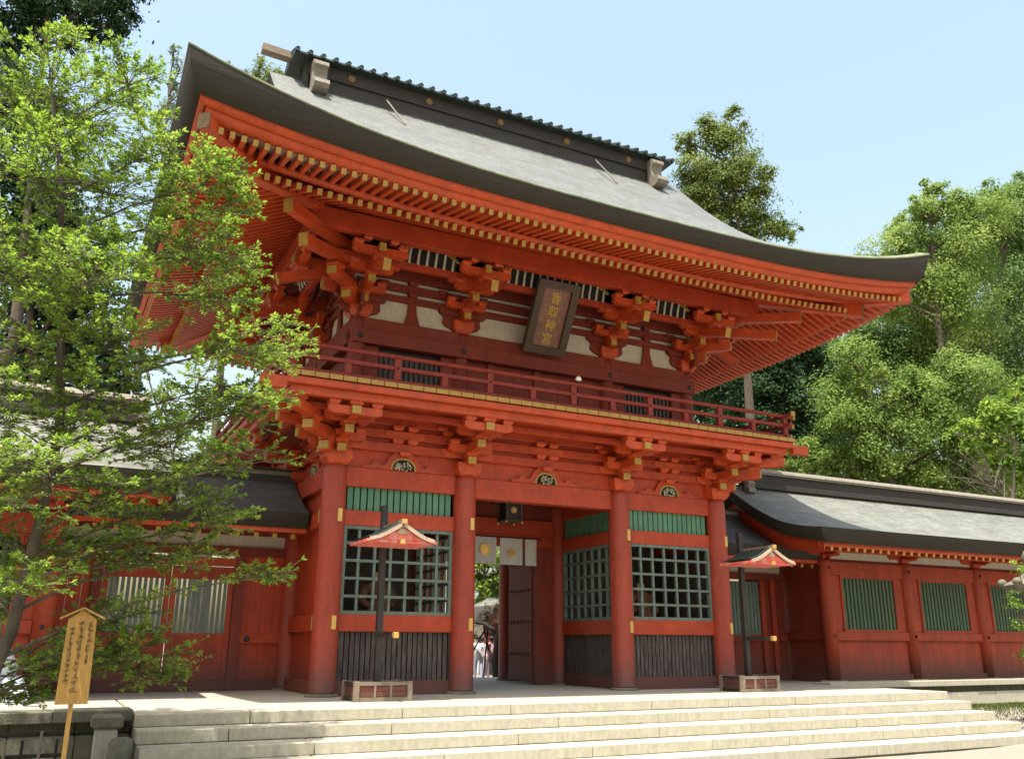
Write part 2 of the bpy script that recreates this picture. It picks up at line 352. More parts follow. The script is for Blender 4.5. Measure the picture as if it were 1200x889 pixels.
g3 = sheet('distant_ground', -900, 1200, -900, -60, 8, 8, lambda x, y: -0.95, GRAVEL)
g4 = sheet('side_ground', 90, 1200, -60, 8.2, 6, 6, lambda x, y: -0.95, GRAVEL)
g5 = sheet('side_ground', -900, -60, -60, 8.2, 6, 6, lambda x, y: -0.95, GRAVEL)
# platform in front of the gate: infill plus an edging course of stones
plat = thing('platform', 'low stone platform on which the red gate stands', None, (5, -1.2, -0.18), kind='structure')
P('infill', -3.62, 13.62, -2.78, 0.8, -1.2, -0.003, PLAT, plat)
steps = thing('stone_steps', 'five wide pale granite steps before the red gate', None, (5, -4.5, -0.93), kind='structure')
XL, XR = -3.65, 13.65
def course(parent, y0, y1, z0, z1, seed, name='step_stone', x0=XL, x1=XR, m=STONE):
    r_ = random.Random(seed); x = x0; first = True
    while x < x1-0.01:
        L = r_.uniform(1.7, 3.3) if not first else r_.uniform(1.0, 2.4); first = False
        if x1-(x+L) < 1.0: L = x1-x
        dz = r_.uniform(-0.003, 0.003); dy = r_.uniform(-0.004, 0.004)
        P(name, x+0.008, x+L-0.008, y0+dy, y1, z0, z1+dz, m, parent, 0.012); x += L
ys = [-3.35, -3.92, -4.47, -5.02, -5.57]
course(plat, ys[0], -2.785, -0.18, 0.0, 11, 'edge_stone')
P('infill', -3.64, 13.64, -3.30, -2.0, -1.2, -0.19, PLAT, plat)
for i in range(1, 5):
    course(steps, ys[i], ys[i-1]-0.004, -0.18*(i+1), -0.18*i, 20+i)
    P('bedding', XL+0.02, XR-0.02, ys[i]+0.03, ys[i-1]-0.006, -1.3, -0.18*(i+1)-0.006, STONEG, steps)
# terrace edge walls left and right of the platform
def terrace_wall(x0, x1, y, label):
    t = thing('terrace_wall', label, 'stone wall', ((x0+x1)/2, y, -1.2))
    r_ = random.Random(x0); x = x0
    while x < x1-0.01:
        L = r_.uniform(1.4, 2.4)
        if x1-(x+L) < 0.8: L = x1-x
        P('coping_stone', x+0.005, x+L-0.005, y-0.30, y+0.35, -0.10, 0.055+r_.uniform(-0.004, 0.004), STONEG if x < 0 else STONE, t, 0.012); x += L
    x = x0
    while x < x1-0.01:
        L = r_.uniform(0.7, 1.3)
        if x1-(x+L) < 0.4: L = x1-x
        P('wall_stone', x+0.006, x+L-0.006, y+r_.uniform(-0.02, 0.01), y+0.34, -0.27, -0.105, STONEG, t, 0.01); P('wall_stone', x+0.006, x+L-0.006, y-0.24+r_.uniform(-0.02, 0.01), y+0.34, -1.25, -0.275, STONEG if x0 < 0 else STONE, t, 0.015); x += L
    return t
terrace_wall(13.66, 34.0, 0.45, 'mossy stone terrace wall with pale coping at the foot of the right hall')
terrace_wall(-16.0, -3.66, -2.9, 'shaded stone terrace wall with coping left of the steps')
mb = MB(); mb.box(-16, -3.66, -2.54, 0.8, -1.3, -0.006); o = mb.build('terrace', PLAT); o['kind'] = 'structure'
# small worn corner posts of stone by the left end of the steps
def stone_post(x, y, w, h, label):
    mb = MB(); mb.lathe([(w*.62,0),(w*.64,h*.55),(w*.60,h*.9),(w*.48,h*.98),(w*.3,h)], (x,y,-0.95), 10, 0, True)
    o = mb.build('stone_post', STONEG); tag(o, label, 'stone post'); return o
t = thing('stone_post', 'square pale stone corner block at the left end of the steps', 'stone post', (-4.02, -3.5, -0.95))
P('shaft', -4.16, -3.88, -3.66, -3.34, -0.95, -0.16, STONE, t, 0.03); P('cap', -4.22, -3.82, -3.70, -3.30, -0.157, 0.02, STONEG, t, 0.03)
stone_post(-3.86, -4.15, 0.26, 0.72, 'round topped mossy stone post beside the lowest left steps')

# ================================================================== GATE
gate = thing('shrine_gate', 'tall two storey vermilion shrine gate with balcony and sweeping shingle roof', 'shrine gate', (5, 2.955, 0))
CX = [0.0, 2.955, 7.045, 10.0]; CY = [0.0, 2.955, 5.91]; RAD = 0.262
ZB = dict(sill=0.268, blk=1.215, gb=1.553, gt=3.33, sb=3.646, st=4.137, head=4.545)
def column(x, y, z0, z1, r, m=REDC, par=gate):
    mb = MB(); n = 28
    mb.lathe([(r*1.02, z0),(r*1.02, z0+0.02),(r, z0+0.03),(r*0.995, z0+(z1-z0)*.6),(r*0.95, z1-0.12),(r*0.86, z1)], (x, y, 0), n)
    return mb.build('column', m, par)
for x in CX:
    for y in CY:
        column(x, y, 0.06, ZB['head'], RAD)
        mb = MB(); mb.lathe([(0.33,0),(0.33,0.02),(0.29,0.055)], (x, y, -0.002), 20); mb.build('base_stone', STONEG, gate)
def nail(face, u, n, z, r=0.05, par=gate):
    mb = MB(); a = face.v(u, n, z); mb.cyl(a, a+face.N*0.03, r, r*0.6, 10); mb.build('nail_cover', DARKW, par)
def plate(face, u, n, z, w=0.10, h=0.24, par=gate):
    face.p('brass_plate', u-w/2, u+w/2, n, n+0.012, z-h/2, z+h/2, BRASS, par)
def lattice(face, u0, u1, n, z0, z1, nu, nz, par, m=GREEND, b=0.055):
    w = sub('lattice_window', par, face.v((u0+u1)/2, n, z0))
    f = 0.07
    face.p('window_frame', u0, u0+f, n-0.08, n+0.03, z0, z1, m, w); face.p('window_frame', u1-f, u1, n-0.08, n+0.03, z0, z1, m, w)
    face.p('window_frame', u0+f, u1-f, n-0.08, n+0.028, z0, z0+f, m, w); face.p('window_frame', u0+f, u1-f, n-0.08, n+0.028, z1-f, z1, m, w)
    for i in range(1, nu):
        u = u0+(u1-u0)*i/nu; face.p('lattice_bar', u-b/2, u+b/2, n-0.05, n+0.012, z0+f, z1-f, m, w)
    for j in range(1, nz):
        z = z0+(z1-z0)*j/nz; face.p('lattice_bar', u0+f, u1-f, n-0.035, n+0.022, z-b/2, z+b/2, m, w)
    return w
def slats(face, u0, u1, n, z0, z1, k, m, par, gap=0.18, name='slat', depth=0.05, jitter=0.0, back=DARK):
    w = (u1-u0)/k
    for i in range(k):
        j = random.uniform(-jitter, jitter)
        face.p(name, u0+w*(i+gap/2), u0+w*(i+1-gap/2), n-depth+j, n+j, z0, z1, m, par)
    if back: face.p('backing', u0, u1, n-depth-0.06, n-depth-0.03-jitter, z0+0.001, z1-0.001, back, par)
def bay(face, u0, u1, par, wide_lattice=7, front=True, slat_n=16, solid=False):
    """one closed ground floor bay between two columns whose faces are u0 and u1"""
    n = 0.0; Z = ZB
    face.p('sill', u0, u1, -0.24, n, 0.0, Z['sill'], REDD, par)
    face.p('rail_beam', u0, u1, -0.22, n+0.02, Z['blk'], Z['gb'], RED, par)
    face.p('rail_beam', u0, u1, -0.22, n+0.02, Z['gt'], Z['sb'], RED, par)
    w = u1-u0
    slats(face, u0+0.06, u1-0.06, -0.06, Z['sill'], Z['blk'], int(w/0.115), BLACKW, par, gap=0.22, name='dark_slat', jitter=0.008)
    face.p('edge_strip', u0, u0+0.06, -0.16, -0.02, Z['sill'], Z['blk'], DARKW, par); face.p('edge_strip', u1-0.06, u1, -0.16, -0.02, Z['sill'], Z['blk'], DARKW, par)
    lattice(face, u0+0.02, u1-0.02, -0.03, Z['gb'], Z['gt'], wide_lattice, 5, par)
    slats(face, u0+0.05, u1-0.05, -0.05, Z['sb'], Z['st'], slat_n, GREEN, par, gap=0.22, name='green_slat')
F0 = Face(0, 0, (1,0), (0,-1))
bays = [(RAD-0.02, 2.955-RAD+0.02), (7.045+RAD-0.02, 10-RAD+0.02)]
for (a, b) in bays:
    bay(F0, a, b, gate)
    F0.p('head_beam', a, b, -0.26, 0.035, ZB['st'], ZB['head'], RED, gate)
F0.p('head_beam', 2.955+RAD-0.02, 7.045-RAD+0.02, -0.26, 0.035, ZB['st']-0.04, ZB['head'], RED, gate)
for x in CX:
    for s in (-1, 1):
        if (x == 0 and s < 0) or (x == 10 and s > 0): pass
for (u, z) in ((0.0,0),(2.955,0),(7.045,0),(10,0)):
    for z in (3.49, 1.38):
        a = F0.v(u, 0, z); q = 0.35 if u in (0.0,) else 0.30
        for s in ((1,) if u < 1 else (1,) if u > 9 else (1,)):
            th = R(-90+18*s); p = Vector((u+math.cos(th)*(RAD+0.0), math.sin(th)*(RAD+0.0), z-0.13))
            mb = MB(); mb.box(-0.05, 0.05, -0.022, 0.010, 0, 0.26); me = mb.mesh('brass_plate', BRASS, (0,0,0))
            o = link(bpy.data.objects.new('brass_plate', me), gate, p); o.rotation_euler = (0, 0, th+R(90))
# back wall bays (y = 5.91), closed sides too
FB = Face(0, 5.91, (1,0), (0,1))
for (a, b) in bays:
    FB.p('sill', a, b, -0.2, 0, 0, ZB['sill'], REDD, gate); FB.p('rail_beam', a, b, -0.2, 0.02, ZB['blk'], ZB['gb'], RED, gate); FB.p('rail_beam', a, b, -0.2, 0.02, ZB['gt'], ZB['sb'], RED, gate)
    FB.p('wall_board', a, b, -0.14, -0.06, ZB['sill'], ZB['blk'], REDD, gate); FB.p('wall_board', a, b, -0.14, -0.06, ZB['sb'], ZB['st'], REDD, gate)
    [FB.p('wall_board', a+(b-a)*q/9+.003, a+(b-a)*(q+1)/9-.003, -0.12, -0.05, ZB['gb'], ZB['gt'], DARKW, gate) for q in range(9)]
    FB.p('head_beam', a, b, -0.26, 0.03, ZB['st'], ZB['head'], RED, gate)
FB.p('head_beam', 3.2, 6.8, -0.26, 0.03, ZB['st']+0.04, ZB['head'], RED, gate)
# passage side walls (x = 2.955 faces +x, x = 7.045 faces -x)
FPL = Face(2.955+0.02, 0, (0,1), (1,0)); FPR = Face(7.045-0.02, 0, (0,1), (-1,0))
for F in (FPL, FPR):
    for (a, b) in ((RAD, 2.955-RAD),):
        bay(F, a, b, gate, 7, slat_n=15)
        F.p('head_beam', a, b, -0.22, 0.02, ZB['st'], ZB['head'], RED, gate)
    a, b = 2.955+RAD, 5.91-RAD
    F.p('wall_board', a, b, -0.14, -0.04, 0, 4.137, REDD, gate); F.p('rail_beam', a, b, -0.16, 0.02, ZB['blk'], ZB['gb'], REDD, gate); F.p('head_beam', a, b, -0.2, 0.02, ZB['st'], ZB['head'], RED, gate)
# outer side walls (boarded), left x=0 and right x=10, beams standing proud
for F in (Face(0, 0, (0,1), (-1,0)), Face(10, 0, (0,1), (1,0))):
    for (a, b) in ((RAD-0.01, 2.955-RAD+0.01), (2.955+RAD-0.01, 5.91-RAD+0.01)):
        for (z0, z1) in ((0, ZB['sill']), (ZB['blk'], ZB['gb']), (ZB['gt'], ZB['sb'])):
            F.p('rail_beam', a, b, -0.15, 0.10, z0, z1, RED, gate)
        F.p('head_beam', a, b, -0.2, 0.12, ZB['st'], ZB['head'], RED, gate)
        k = 7; w = (b-a)/k
        for (z0, z1) in ((ZB['sill'], ZB['blk']), (ZB['gb'], ZB['gt']), (ZB['sb'], ZB['st'])):
            for i in range(k): F.p('wall_board', a+w*i+0.004, a+w*(i+1)-0.004, -0.10, -0.03, z0, z1, RED, gate)
    for z in (3.49, 1.38):
        mb = MB(); pt = F.v(-0.06 if True else 0, 0.262, z-0.14); F.p('brass_plate', 0.10, 0.17, 0.235, 0.25, z-0.13, z+0.13, BRASS, gate)
# door frame and leaves on the middle line y = 2.955
FD = Face(0, 2.955, (1,0), (0,-1))
FD.p('door_beam', 3.2, 6.8, -0.14, 0.16, 3.72, 4.12, RED, gate)
FD.p('transom_board', 3.2, 6.8, -0.05, 0.02, 4.12, 4.56, REDD, gate)
FD.p('door_lintel', 3.2, 6.8, -0.12, 0.10, 3.42, 3.72, RED, gate)
for s in (-1, 1):
    c = 5+s*1.56
    FD.p('door_jamb', c-0.24, c+0.24, -0.12, 0.12, 0, 3.42, REDD, gate)
    # leaf swung inward, standing along y
    xl = 5+s*1.34; leaf = P('door_leaf', xl-0.05, xl+0.05, 3.08, 4.36, 0.08, 3.40, REDD, gate)
    for z in (0.75, 1.55, 2.35, 3.05):
        for k in range(6):
            y = 3.2+k*0.2; mb = MB(); mb.cyl((xl-s*0.05, y, z), (xl-s*0.10, y, z), 0.035, 0.02, 8); mb.build('door_stud', DARKW, leaf)
    P('door_rail', xl-s*0.05, xl-s*0.075, 3.09, 4.35, 0.09, 0.30, REDD, leaf)
# dark board lining of the two guardian niches
for (xa, xb) in ((0.13, 2.80), (7.20, 9.87)):
    xo = xa if xa < 5 else xb
    P('niche_lining', xo-0.015, xo+0.015, 0.28, 2.70, 0.3, 4.4, BLACKW, gate)
    P('niche_lining', xa+0.02, xb-0.02, 2.68, 2.72, 0.3, 4.4, BLACKW, gate)
    P('niche_floor', xa+0.02, xb-0.02, 0.26, 2.66, 1.0, 1.06, DARKW, gate)
# ceiling of the passage
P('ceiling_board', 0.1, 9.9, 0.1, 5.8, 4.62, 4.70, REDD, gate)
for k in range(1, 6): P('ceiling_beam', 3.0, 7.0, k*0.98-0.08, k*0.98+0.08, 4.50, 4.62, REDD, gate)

# ---------------------------------------------------------------- wall band over the head beam, brackets, balcony
Z0 = ZB['head']
def kaerumata(face, u, n, z, s=1.0, par=gate):
    e = sub('frog_leg_strut', par, face.v(u, n, z))
    pr = [(-.92,0),(-.90,.05),(-.74,.07),(-.66,.15),(-.56,.15),(-.50,.08),(-.40,.12),(-.33,.27),(-.20,.38),(-.13,.40),(.13,.40),(.20,.38),(.33,.27),(.40,.12),(.50,.08),(.56,.15),(.66,.15),(.74,.07),(.90,.05),(.92,0)]
    mb = MB(); mb.prism([(p[0]*s, p[1]*s) for p in pr], face.v(u, n, z), face.U, (0,0,1), face.N, 0.07); mb.build('strut_frame', RED, e)
    def arch(r): return [(-.27*r,0)] + [(-.27*r*math.cos(math.pi*i/10), .25*r*math.sin(math.pi*i/10)**.8) for i in range(0, 11)]
    mb = MB(); mb.prism([(p[0]*s, p[1]*s+0.004) for p in arch(1.08)], face.v(u, n+0.07, z), face.U, (0,0,1), face.N, 0.012); mb.build('gilt_rim', GOLD, e)
    mb = MB(); mb.prism([(p[0]*s, p[1]*s+0.004) for p in arch(0.92)], face.v(u, n+0.083, z), face.U, (0,0,1), face.N, 0.006); mb.build('carving_ground', DARK, e)
    mb = MB(); r_ = random.Random(int(abs(u)*100)+3)
    for k in range(46):
        a = r_.uniform(0, math.pi); q = r_.uniform(.1, .88); c = face.v(u+.23*q*math.cos(a)*s, n+0.095, z+0.02+.2*q*math.sin(a)*s)
        L = r_.uniform(.02,.05); t2 = r_.uniform(0, 3.14); d = face.U*math.cos(t2)*L + Vector((0,0,1))*math.sin(t2)*L
        mb.bar(c-d, c+d, 0.018, 0.02, r_.choice([0,0,1,2]))
    mb.build('carving', [GREENT, GOLD, WHITE], e)
def wall_band(face, U0, U1, cols, par=gate):
    z = Z0
    face.p('band_board', U0, U1, -0.20, -0.02, z+0.001, 5.93, RED, par)
    for (a, b) in ((4.93,5.12),(5.22,5.41),(5.51,5.86)): face.p('wall_plate_beam', U0, U1, -0.018, 0.10, a, b, RED, par)
    for i in range(len(cols)-1):
        m = (cols[i]+cols[i+1])/2
        if cols[i+1]-cols[i] > 2:
            kaerumata(face, m, -0.015, z+0.002, 1.0, par)
            block(*face.xy(m, 0.05), 4.952-0.10, 0.24, 0.085, par)
            for s in (-1, 1):
                for (zz) in (5.121, 5.411): block(*face.xy(m+s*0.17, 0.05), zz, 0.24, 0.098, par)
            arm('bracket_arm', face.v(m, 0.05, 5.225), face.u, 0.45, 0.45, 0.14, 0.16, par, False)
LOW = [(0.39,4.75),(0.86,5.04),(1.29,5.33)]
def bracket_low(face, u, par=gate, corner=0):
    e = sub('bracket_set', par, face.v(u, 0, Z0))
    c = face.v(u, 0, 0)
    if corner != 2: block(c.x, c.y, Z0, 0.56, 0.28, e, name='base_block')
    for i, (L, z) in enumerate(LOW):
        arm('bracket_arm', face.v(u, 0, z), face.n, 0.3, L, 0.17, 0.20, e)
        block(*face.xy(u, L-0.13), z+0.20, 0.27, 0.10, e)
        if i == 2 and corner == 0:
            arm('bracket_arm', face.v(u, 1.16, 5.36), face.u, 0.56, 0.56, 0.14, 0.165, e, False)
            for s in (-1, 1): block(*face.xy(u+s*0.44, 1.16), 5.525, 0.23, 0.10, e)
        if i == 2 and corner == 0: arm('bracket_arm', face.v(u, 0.05, 4.93), face.u, 0.62, 0.62, 0.16, 0.18, e, False)
        # cross arms parallel to the wall at the wall line and on the step below
        if i < 2:
            if corner == 0:
                arm('bracket_arm', face.v(u, L-0.13, z+0.29), face.u, 0.52, 0.52, 0.14, 0.17, e, False)
                for s in (-1, 1): block(*face.xy(u+s*0.40, L-0.13), z+0.46, 0.22, 0.09, e)
        w = 0.42+0.18*i
        for s in (-1, 1): block(*face.xy(u+s*w*0.8, 0.05), z+0.37 if i < 2 else z+0.18, 0.24, 0.098, e)
    return e
def diag(x, y, dx, dy, specs, z_block, par, w=0.2, h=0.21):
    e = sub('corner_bracket', par, (x, y, specs[0][1]))
    d = Vector((dx, dy)).normalized()
    for (L, z) in specs:
        arm('bracket_arm', (x, y, z), d, 0.2, L*1.414, w, h, e)
        block(x+d.x*(L*1.414-0.18), y+d.y*(L*1.414-0.18), z+h, 0.30, 0.10, e, rot=math.atan2(d.y, d.x))
    return e
FR = Face(10, 0, (0,1), (1,0)); FL = Face(0, 0, (0,1), (-1,0)); FBk = Face(0, 5.91, (1,0), (0,1))
wall_band(F0, -0.1, 10.1, CX)
for F in (FL, FR): wall_band(F, 0.03, 5.88, CY)
FBk.p('band_board', 0, 10, -0.2, -0.02, Z0, 5.93, RED, gate)
for u in CX: bracket_low(F0, u)
for F in (FL, FR):
    for u in CY: bracket_low(F, u, corner=2 if u in (0, 5.91) else 0)
for (x, y, dx, dy) in ((0,0,-1,-1),(10,0,1,-1)): diag(x, y, dx, dy, LOW, 0, gate)
# side steps of cross arms near the corners
OW = 1.25
def ring_beam(name, off, w, z0, z1, m, ext=0.0, par=gate, x0=0.0, x1=10.0, y0=0.0, y1=5.91):
    P(name, x0-off-w/2-ext, x1+off+w/2+ext, y0-off-w/2, y0-off+w/2, z0, z1, m, par)
    P(name, x0-off-w/2-ext, x1+off+w/2+ext, y1+off-w/2, y1+off+w/2, z0, z1, m, par)
    for x in (x0-off, x1+off): P(name, x-w/2, x+w/2, y0-off+w/2, y1+off-w/2, z0+0.002, z1-0.002, m, par)
ring_beam('outer_purlin', OW, 0.17, 5.63, 5.80, REDB, 0.0)
ring_beam('balcony_edge_beam', 1.38, 0.15, 5.802, 5.94, REDB, 0.0)
for s, x in ((-1, -1.45), (1, 11.45)):
    P('purlin_nose', x, x+s*0.50, -1.46, -1.30, 5.66, 5.90, REDB, gate)
ring_beam('step_beam', 0.80, 0.14, 5.50, 5.62, RED, 0.0)
P('balcony_soffit', -1.3, 11.3, -1.3, 7.2, 5.86, 5.90, RED, gate)
# balcony floor boards with gilded ends
FBX0, FBX1 = -1.50, 11.50
n = 46; w = (FBX1-FBX0)/n
mbf = MB(); mbf.box(-w/2+0.008, w/2-0.008, 0, 2.0, 0, 0.095, 0); mbf.box(-w/2+0.008, w/2-0.008, -0.012, 0.0, 0.002, 0.097, 1)
fbm = mbf.mesh('floor_board', [RAIL, GOLD], (0,0,0))
for i in range(n):
    link(bpy.data.objects.new('floor_board', fbm), gate, (FBX0+w*(i+0.5), -1.49, 5.952))
n2 = 19; w2 = 5.4/n2
mbf = MB(); mbf.box(0, 1.95, -w2/2+0.004, w2/2-0.004, 0, 0.095, 0); mbf.box(-0.012, 0, -w2/2+0.004, w2/2-0.004, 0.002, 0.097, 1)
fbs = mbf.mesh('floor_board', [RAIL, GOLD], (0,0,0))
for s in (0, 1):
    for i in range(n2):
        o = link(bpy.data.objects.new('floor_board', fbs), gate, (FBX0 if s == 0 else FBX1, 0.53+w2*(i+0.5), 5.952))
        if s: o.rotation_euler = (0, 0, math.pi)
P('floor_board', FBX0, FBX1, 5.94, 7.41, 5.952, 6.047, RAIL, gate)
# railing
rail = sub('balcony_railing', gate, (5, -1.35, 6.05))
YR = -1.32; XRL, XRR = -1.34, 11.34; ZF = 6.049
def railrun(F, u0, u1, posts, extL=0.3, extR=0.3):
    F.p('bottom_rail', u0-0.12, u1+0.12, -0.06, 0.06, ZF, ZF+0.10, RAIL, rail)
    F.p('middle_rail', u0-extL+0.05, u1+extR-0.05, -0.045, 0.045, ZF+0.31, ZF+0.395, RAIL, rail)
    mb = MB(); mb.cyl(F.v(u0-extL, 0, ZF+0.605), F.v(u1+extR, 0, ZF+0.605), 0.047, 0.047, 12); mb.build('handrail', RAIL, rail)
    for (u, tall) in posts:
        F.p('railing_post', u-0.065, u+0.065, -0.062, 0.062, ZF+0.10, ZF+(0.555 if tall else 0.31), RAIL, rail)
        if tall: nail(F, u, 0.062, ZF+0.35, 0.028, rail)
px = [5+1.05*k for k in range(-5, 6)]
railrun(Face(0, YR, (1,0), (0,-1)), XRL, XRR, [(XRL, True), (XRR, True)] + [(x, k % 2 == 0) for k, x in zip(range(-5, 6), px)])
sp = [(0.05+1.0*k, k % 2 == 1) for k in range(0, 7)]
railrun(Face(XRL, 0, (0,1), (-1,0)), YR, 7.2, [(7.2, True)] + sp, 0.3, 0.1)
railrun(Face(XRR, 0, (0,1), (1,0)), YR, 7.2, [(7.2, True)] + sp, 0.3, 0.1)
for x, s in ((XRL-0.30, -1), (XRR+0.30, 1)):
    P('gilt_cap', x-0.03, x+0.03, YR-0.065, YR+0.065, ZF+0.54, ZF+0.67, GOLD, rail)
    P('gilt_cap', x-s*0.05-0.03, x-s*0.05+0.03, YR-0.06, YR+0.06, ZF+0.295, ZF+0.41, GOLD, rail)
    P('gilt_cap', x-s*0.16-0.03, x-s*0.16+0.03, YR-0.075, YR+0.075, ZF+0.002, ZF+0.115, GOLD, rail)
for x in (XRL, XRR):
    P('gilt_cap', x-0.06, x+0.06, YR-0.345, YR-0.295, ZF+0.545, ZF+0.665, GOLD, rail)

# ---------------------------------------------------------------- upper storey
UX = [0.43, 2.95, 7.05, 9.57]; UY = [0.43, 2.955, 5.48]
for x in UX:
    for y in UY:
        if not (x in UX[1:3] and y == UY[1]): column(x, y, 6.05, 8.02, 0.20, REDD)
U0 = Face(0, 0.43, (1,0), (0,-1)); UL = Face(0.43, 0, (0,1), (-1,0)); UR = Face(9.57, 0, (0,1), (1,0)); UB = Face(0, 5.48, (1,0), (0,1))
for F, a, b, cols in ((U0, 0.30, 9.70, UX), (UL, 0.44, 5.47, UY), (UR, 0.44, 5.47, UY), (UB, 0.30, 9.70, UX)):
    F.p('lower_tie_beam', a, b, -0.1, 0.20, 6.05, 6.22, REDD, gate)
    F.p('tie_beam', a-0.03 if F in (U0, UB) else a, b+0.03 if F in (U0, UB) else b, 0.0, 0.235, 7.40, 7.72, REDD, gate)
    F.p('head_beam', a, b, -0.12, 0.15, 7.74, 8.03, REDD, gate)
    for i in range(len(cols)-1):
        c0, c1 = cols[i]+0.18, cols[i+1]-0.18
        if F in (U0,) and i != 1:
            F.p('recess_board', c0, c1, -0.10, -0.06, 6.22, 7.40, DARKW, gate)
            F.p('window_post', c0, c0+0.32, -0.05, 0.06, 6.22, 7.40, REDD, gate); F.p('window_post', c1-0.32, c1, -0.05, 0.06, 6.22, 7.40, REDD, gate)
            slats(F, c0+0.34, c1-0.34, 0.0, 6.35, 7.25, 12, BLACKW, gate, gap=0.5, name='window_slat', depth=0.04, back=None)
        else:
            k = 6; w_ = (c1-c0)/k
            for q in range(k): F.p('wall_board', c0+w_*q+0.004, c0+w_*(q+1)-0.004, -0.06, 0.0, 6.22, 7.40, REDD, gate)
            if F is U0:
                for q in (1, 3, 5): F.p('door_post', c0+w_*q-0.08, c0+w_*q+0.08, 0.0, 0.07, 6.22, 7.40, REDD, gate)
    F.p('plaster_wall', a+0.02, b-0.02, -0.06, 0.02, 8.031, 9.40, WHITE, gate)
    F.p('wall_plate_beam', a, b, 0.021, 0.11, 8.56, 8.71, REDD, gate); F.p('wall_plate_beam', a, b, 0.021, 0.11, 8.81, 9.00, REDD, gate); F.p('wall_plate_beam', a, b, 0.021, 0.13, 9.10, 9.42, REDD, gate)
    # red shaped corner pieces and flared struts against the plaster
    def flare(u, half, top):
        mb = MB(); h = 0.525
        if top: pr = [(-half*1.25,0),(half*1.25,0),(half*1.02,.14),(half*.72,.30),(half*.66,.42),(half*.60,h),(-half*.60,h),(-half*.66,.42),(-half*.72,.30),(-half*1.02,.14)]
        else: pr = [(-half*.34,0),(half*.34,0),(half*.42,.07),(half*.80,.15),(half*.90,.22),(half*.86,.36),(half*.94,.42),(half*.94,h),(-half*.94,h),(-half*.94,.42),(-half*.86,.36),(-half*.90,.22),(-half*.80,.15),(-half*.42,.07)]
        mb.prism(pr, F.v(u, 0.021, 8.032), F.U, (0,0,1), F.N, 0.075); mb.build('flared_strut', REDD, gate)
    for c_ in cols: flare(c_, 0.54, False)
    for i in range(len(cols)-1):
        m = (cols[i]+cols[i+1])/2
        us = [m] if cols[i+1]-cols[i] < 3 else [m-0.0]
        for q in us:
            flare(q, 0.15, True)
            for zz in (8.711, 9.001): block(*F.xy(q, 0.07), zz, 0.24, 0.098, gate, REDD)
for u in UX: nail(U0, u, 0.236, 7.56, 0.07)
for u in UY:
    nail(UL, u, 0.236, 7.56, 0.07); nail(UR, u, 0.236, 7.56, 0.07)
UPP = [(0.43,8.27),(0.88,8.57)]
def bracket_up(face, u, par=gate, corner=0):
    e = sub('bracket_set', par, face.v(u, 0, 8.03))
    c = face.v(u, 0, 0)
    if corner != 2: block(c.x, c.y, 8.03, 0.50, 0.28, e, name='base_block')
    for i, (L, z) in enumerate(UPP):
        arm('bracket_arm', face.v(u, 0, z), face.n, 0.2, L, 0.15, 0.20, e)
        block(*face.xy(u, L-0.12), z+0.20, 0.25, 0.10, e)
        if corner == 0 or True:
            lim = 0.50
            if corner == 0:
                arm('bracket_arm', face.v(u, L-0.12, z+0.29), face.u, lim, lim, 0.13, 0.16, e, False)
                for s in (-1, 0, 1): block(*face.xy(u+s*0.39, L-0.12), z+0.45, 0.21, 0.09, e)
        for s in (-1, 1): block(*face.xy(u+s*(0.36+0.16*i), 0.08), z+0.34, 0.22, 0.098, e, REDD)
    if corner == 0:
        arm('bracket_arm', face.v(u, 0.07, 8.44), face.u, 0.60, 0.60, 0.14, 0.16, e, False, REDD)
        arm('bracket_arm', face.v(u, 0.76, 9.0), face.u, 0.66, 0.66, 0.12, 0.10, e, False)
        for s in (-1, 1): block(*face.xy(u+s*0.30, 1.38), 9.30, 0.20, 0.09, e)
    # tail rafter with tall gilt end
    mb = MB(); a = face.v(u, -0.1, 9.28); b = face.v(u, 1.86, 8.62); mb.bar(a, b, 0.15, 0.22, 0)
    d = (b-a).normalized(); mb.bar(b, b+d*0.02, 0.165, 0.25, 1, 1); mb.build('tail_rafter', [REDB, GOLD], e)
    block(*face.xy(u, 1.38), 8.90, 0.27, 0.12, e)
    arm('bracket_arm', face.v(u, 1.38, 9.01), face.u, 0.62, 0.62, 0.14, 0.17, e, False)
    arm('bracket_arm', face.v(u, 1.0, 9.02), face.n, 0.4, 0.56, 0.13, 0.22, e)
    for s in (-1, 1): block(*face.xy(u+s*0.5, 1.38), 9.18, 0.22, 0.09, e)
    return e
for u in UX: bracket_up(U0, u)
for F in (UL, UR):
    for u in UY: bracket_up(F, u, corner=2 if u != UY[1] else 0)
for (x, y, dx, dy) in ((0.43,0.43,-1,-1),(9.57,0.43,1,-1)):
    e = diag(x, y, dx, dy, [(0.45,8.26),(0.92,8.56)], 0, gate)
    for (L, z, dz) in ((1.75, 8.90, -0.48), (2.2, 9.18, -0.22)):
        mb = MB(); a = Vector((x, y, z+0.35)); b = Vector((x+dx*L, y+dy*L, z-0.05 if dz < -0.3 else z+0.12)); mb.bar(a, b, 0.19, 0.24)
        d = (b-a).normalized(); mb.bar(b, b+d*0.025, 0.205, 0.27, 1, 1); mb.build('tail_rafter', [REDB, GOLD], e)
ring_beam('inner_purlin', 0.80, 0.15, 9.08, 9.23, RED, 0.0, gate, 0.43, 9.57, 0.43, 5.48)
ring_beam('eave_purlin', 1.38, 0.20, 9.40, 9.84, RED, 0.0, gate, 0.43, 9.57, 0.43, 5.48)
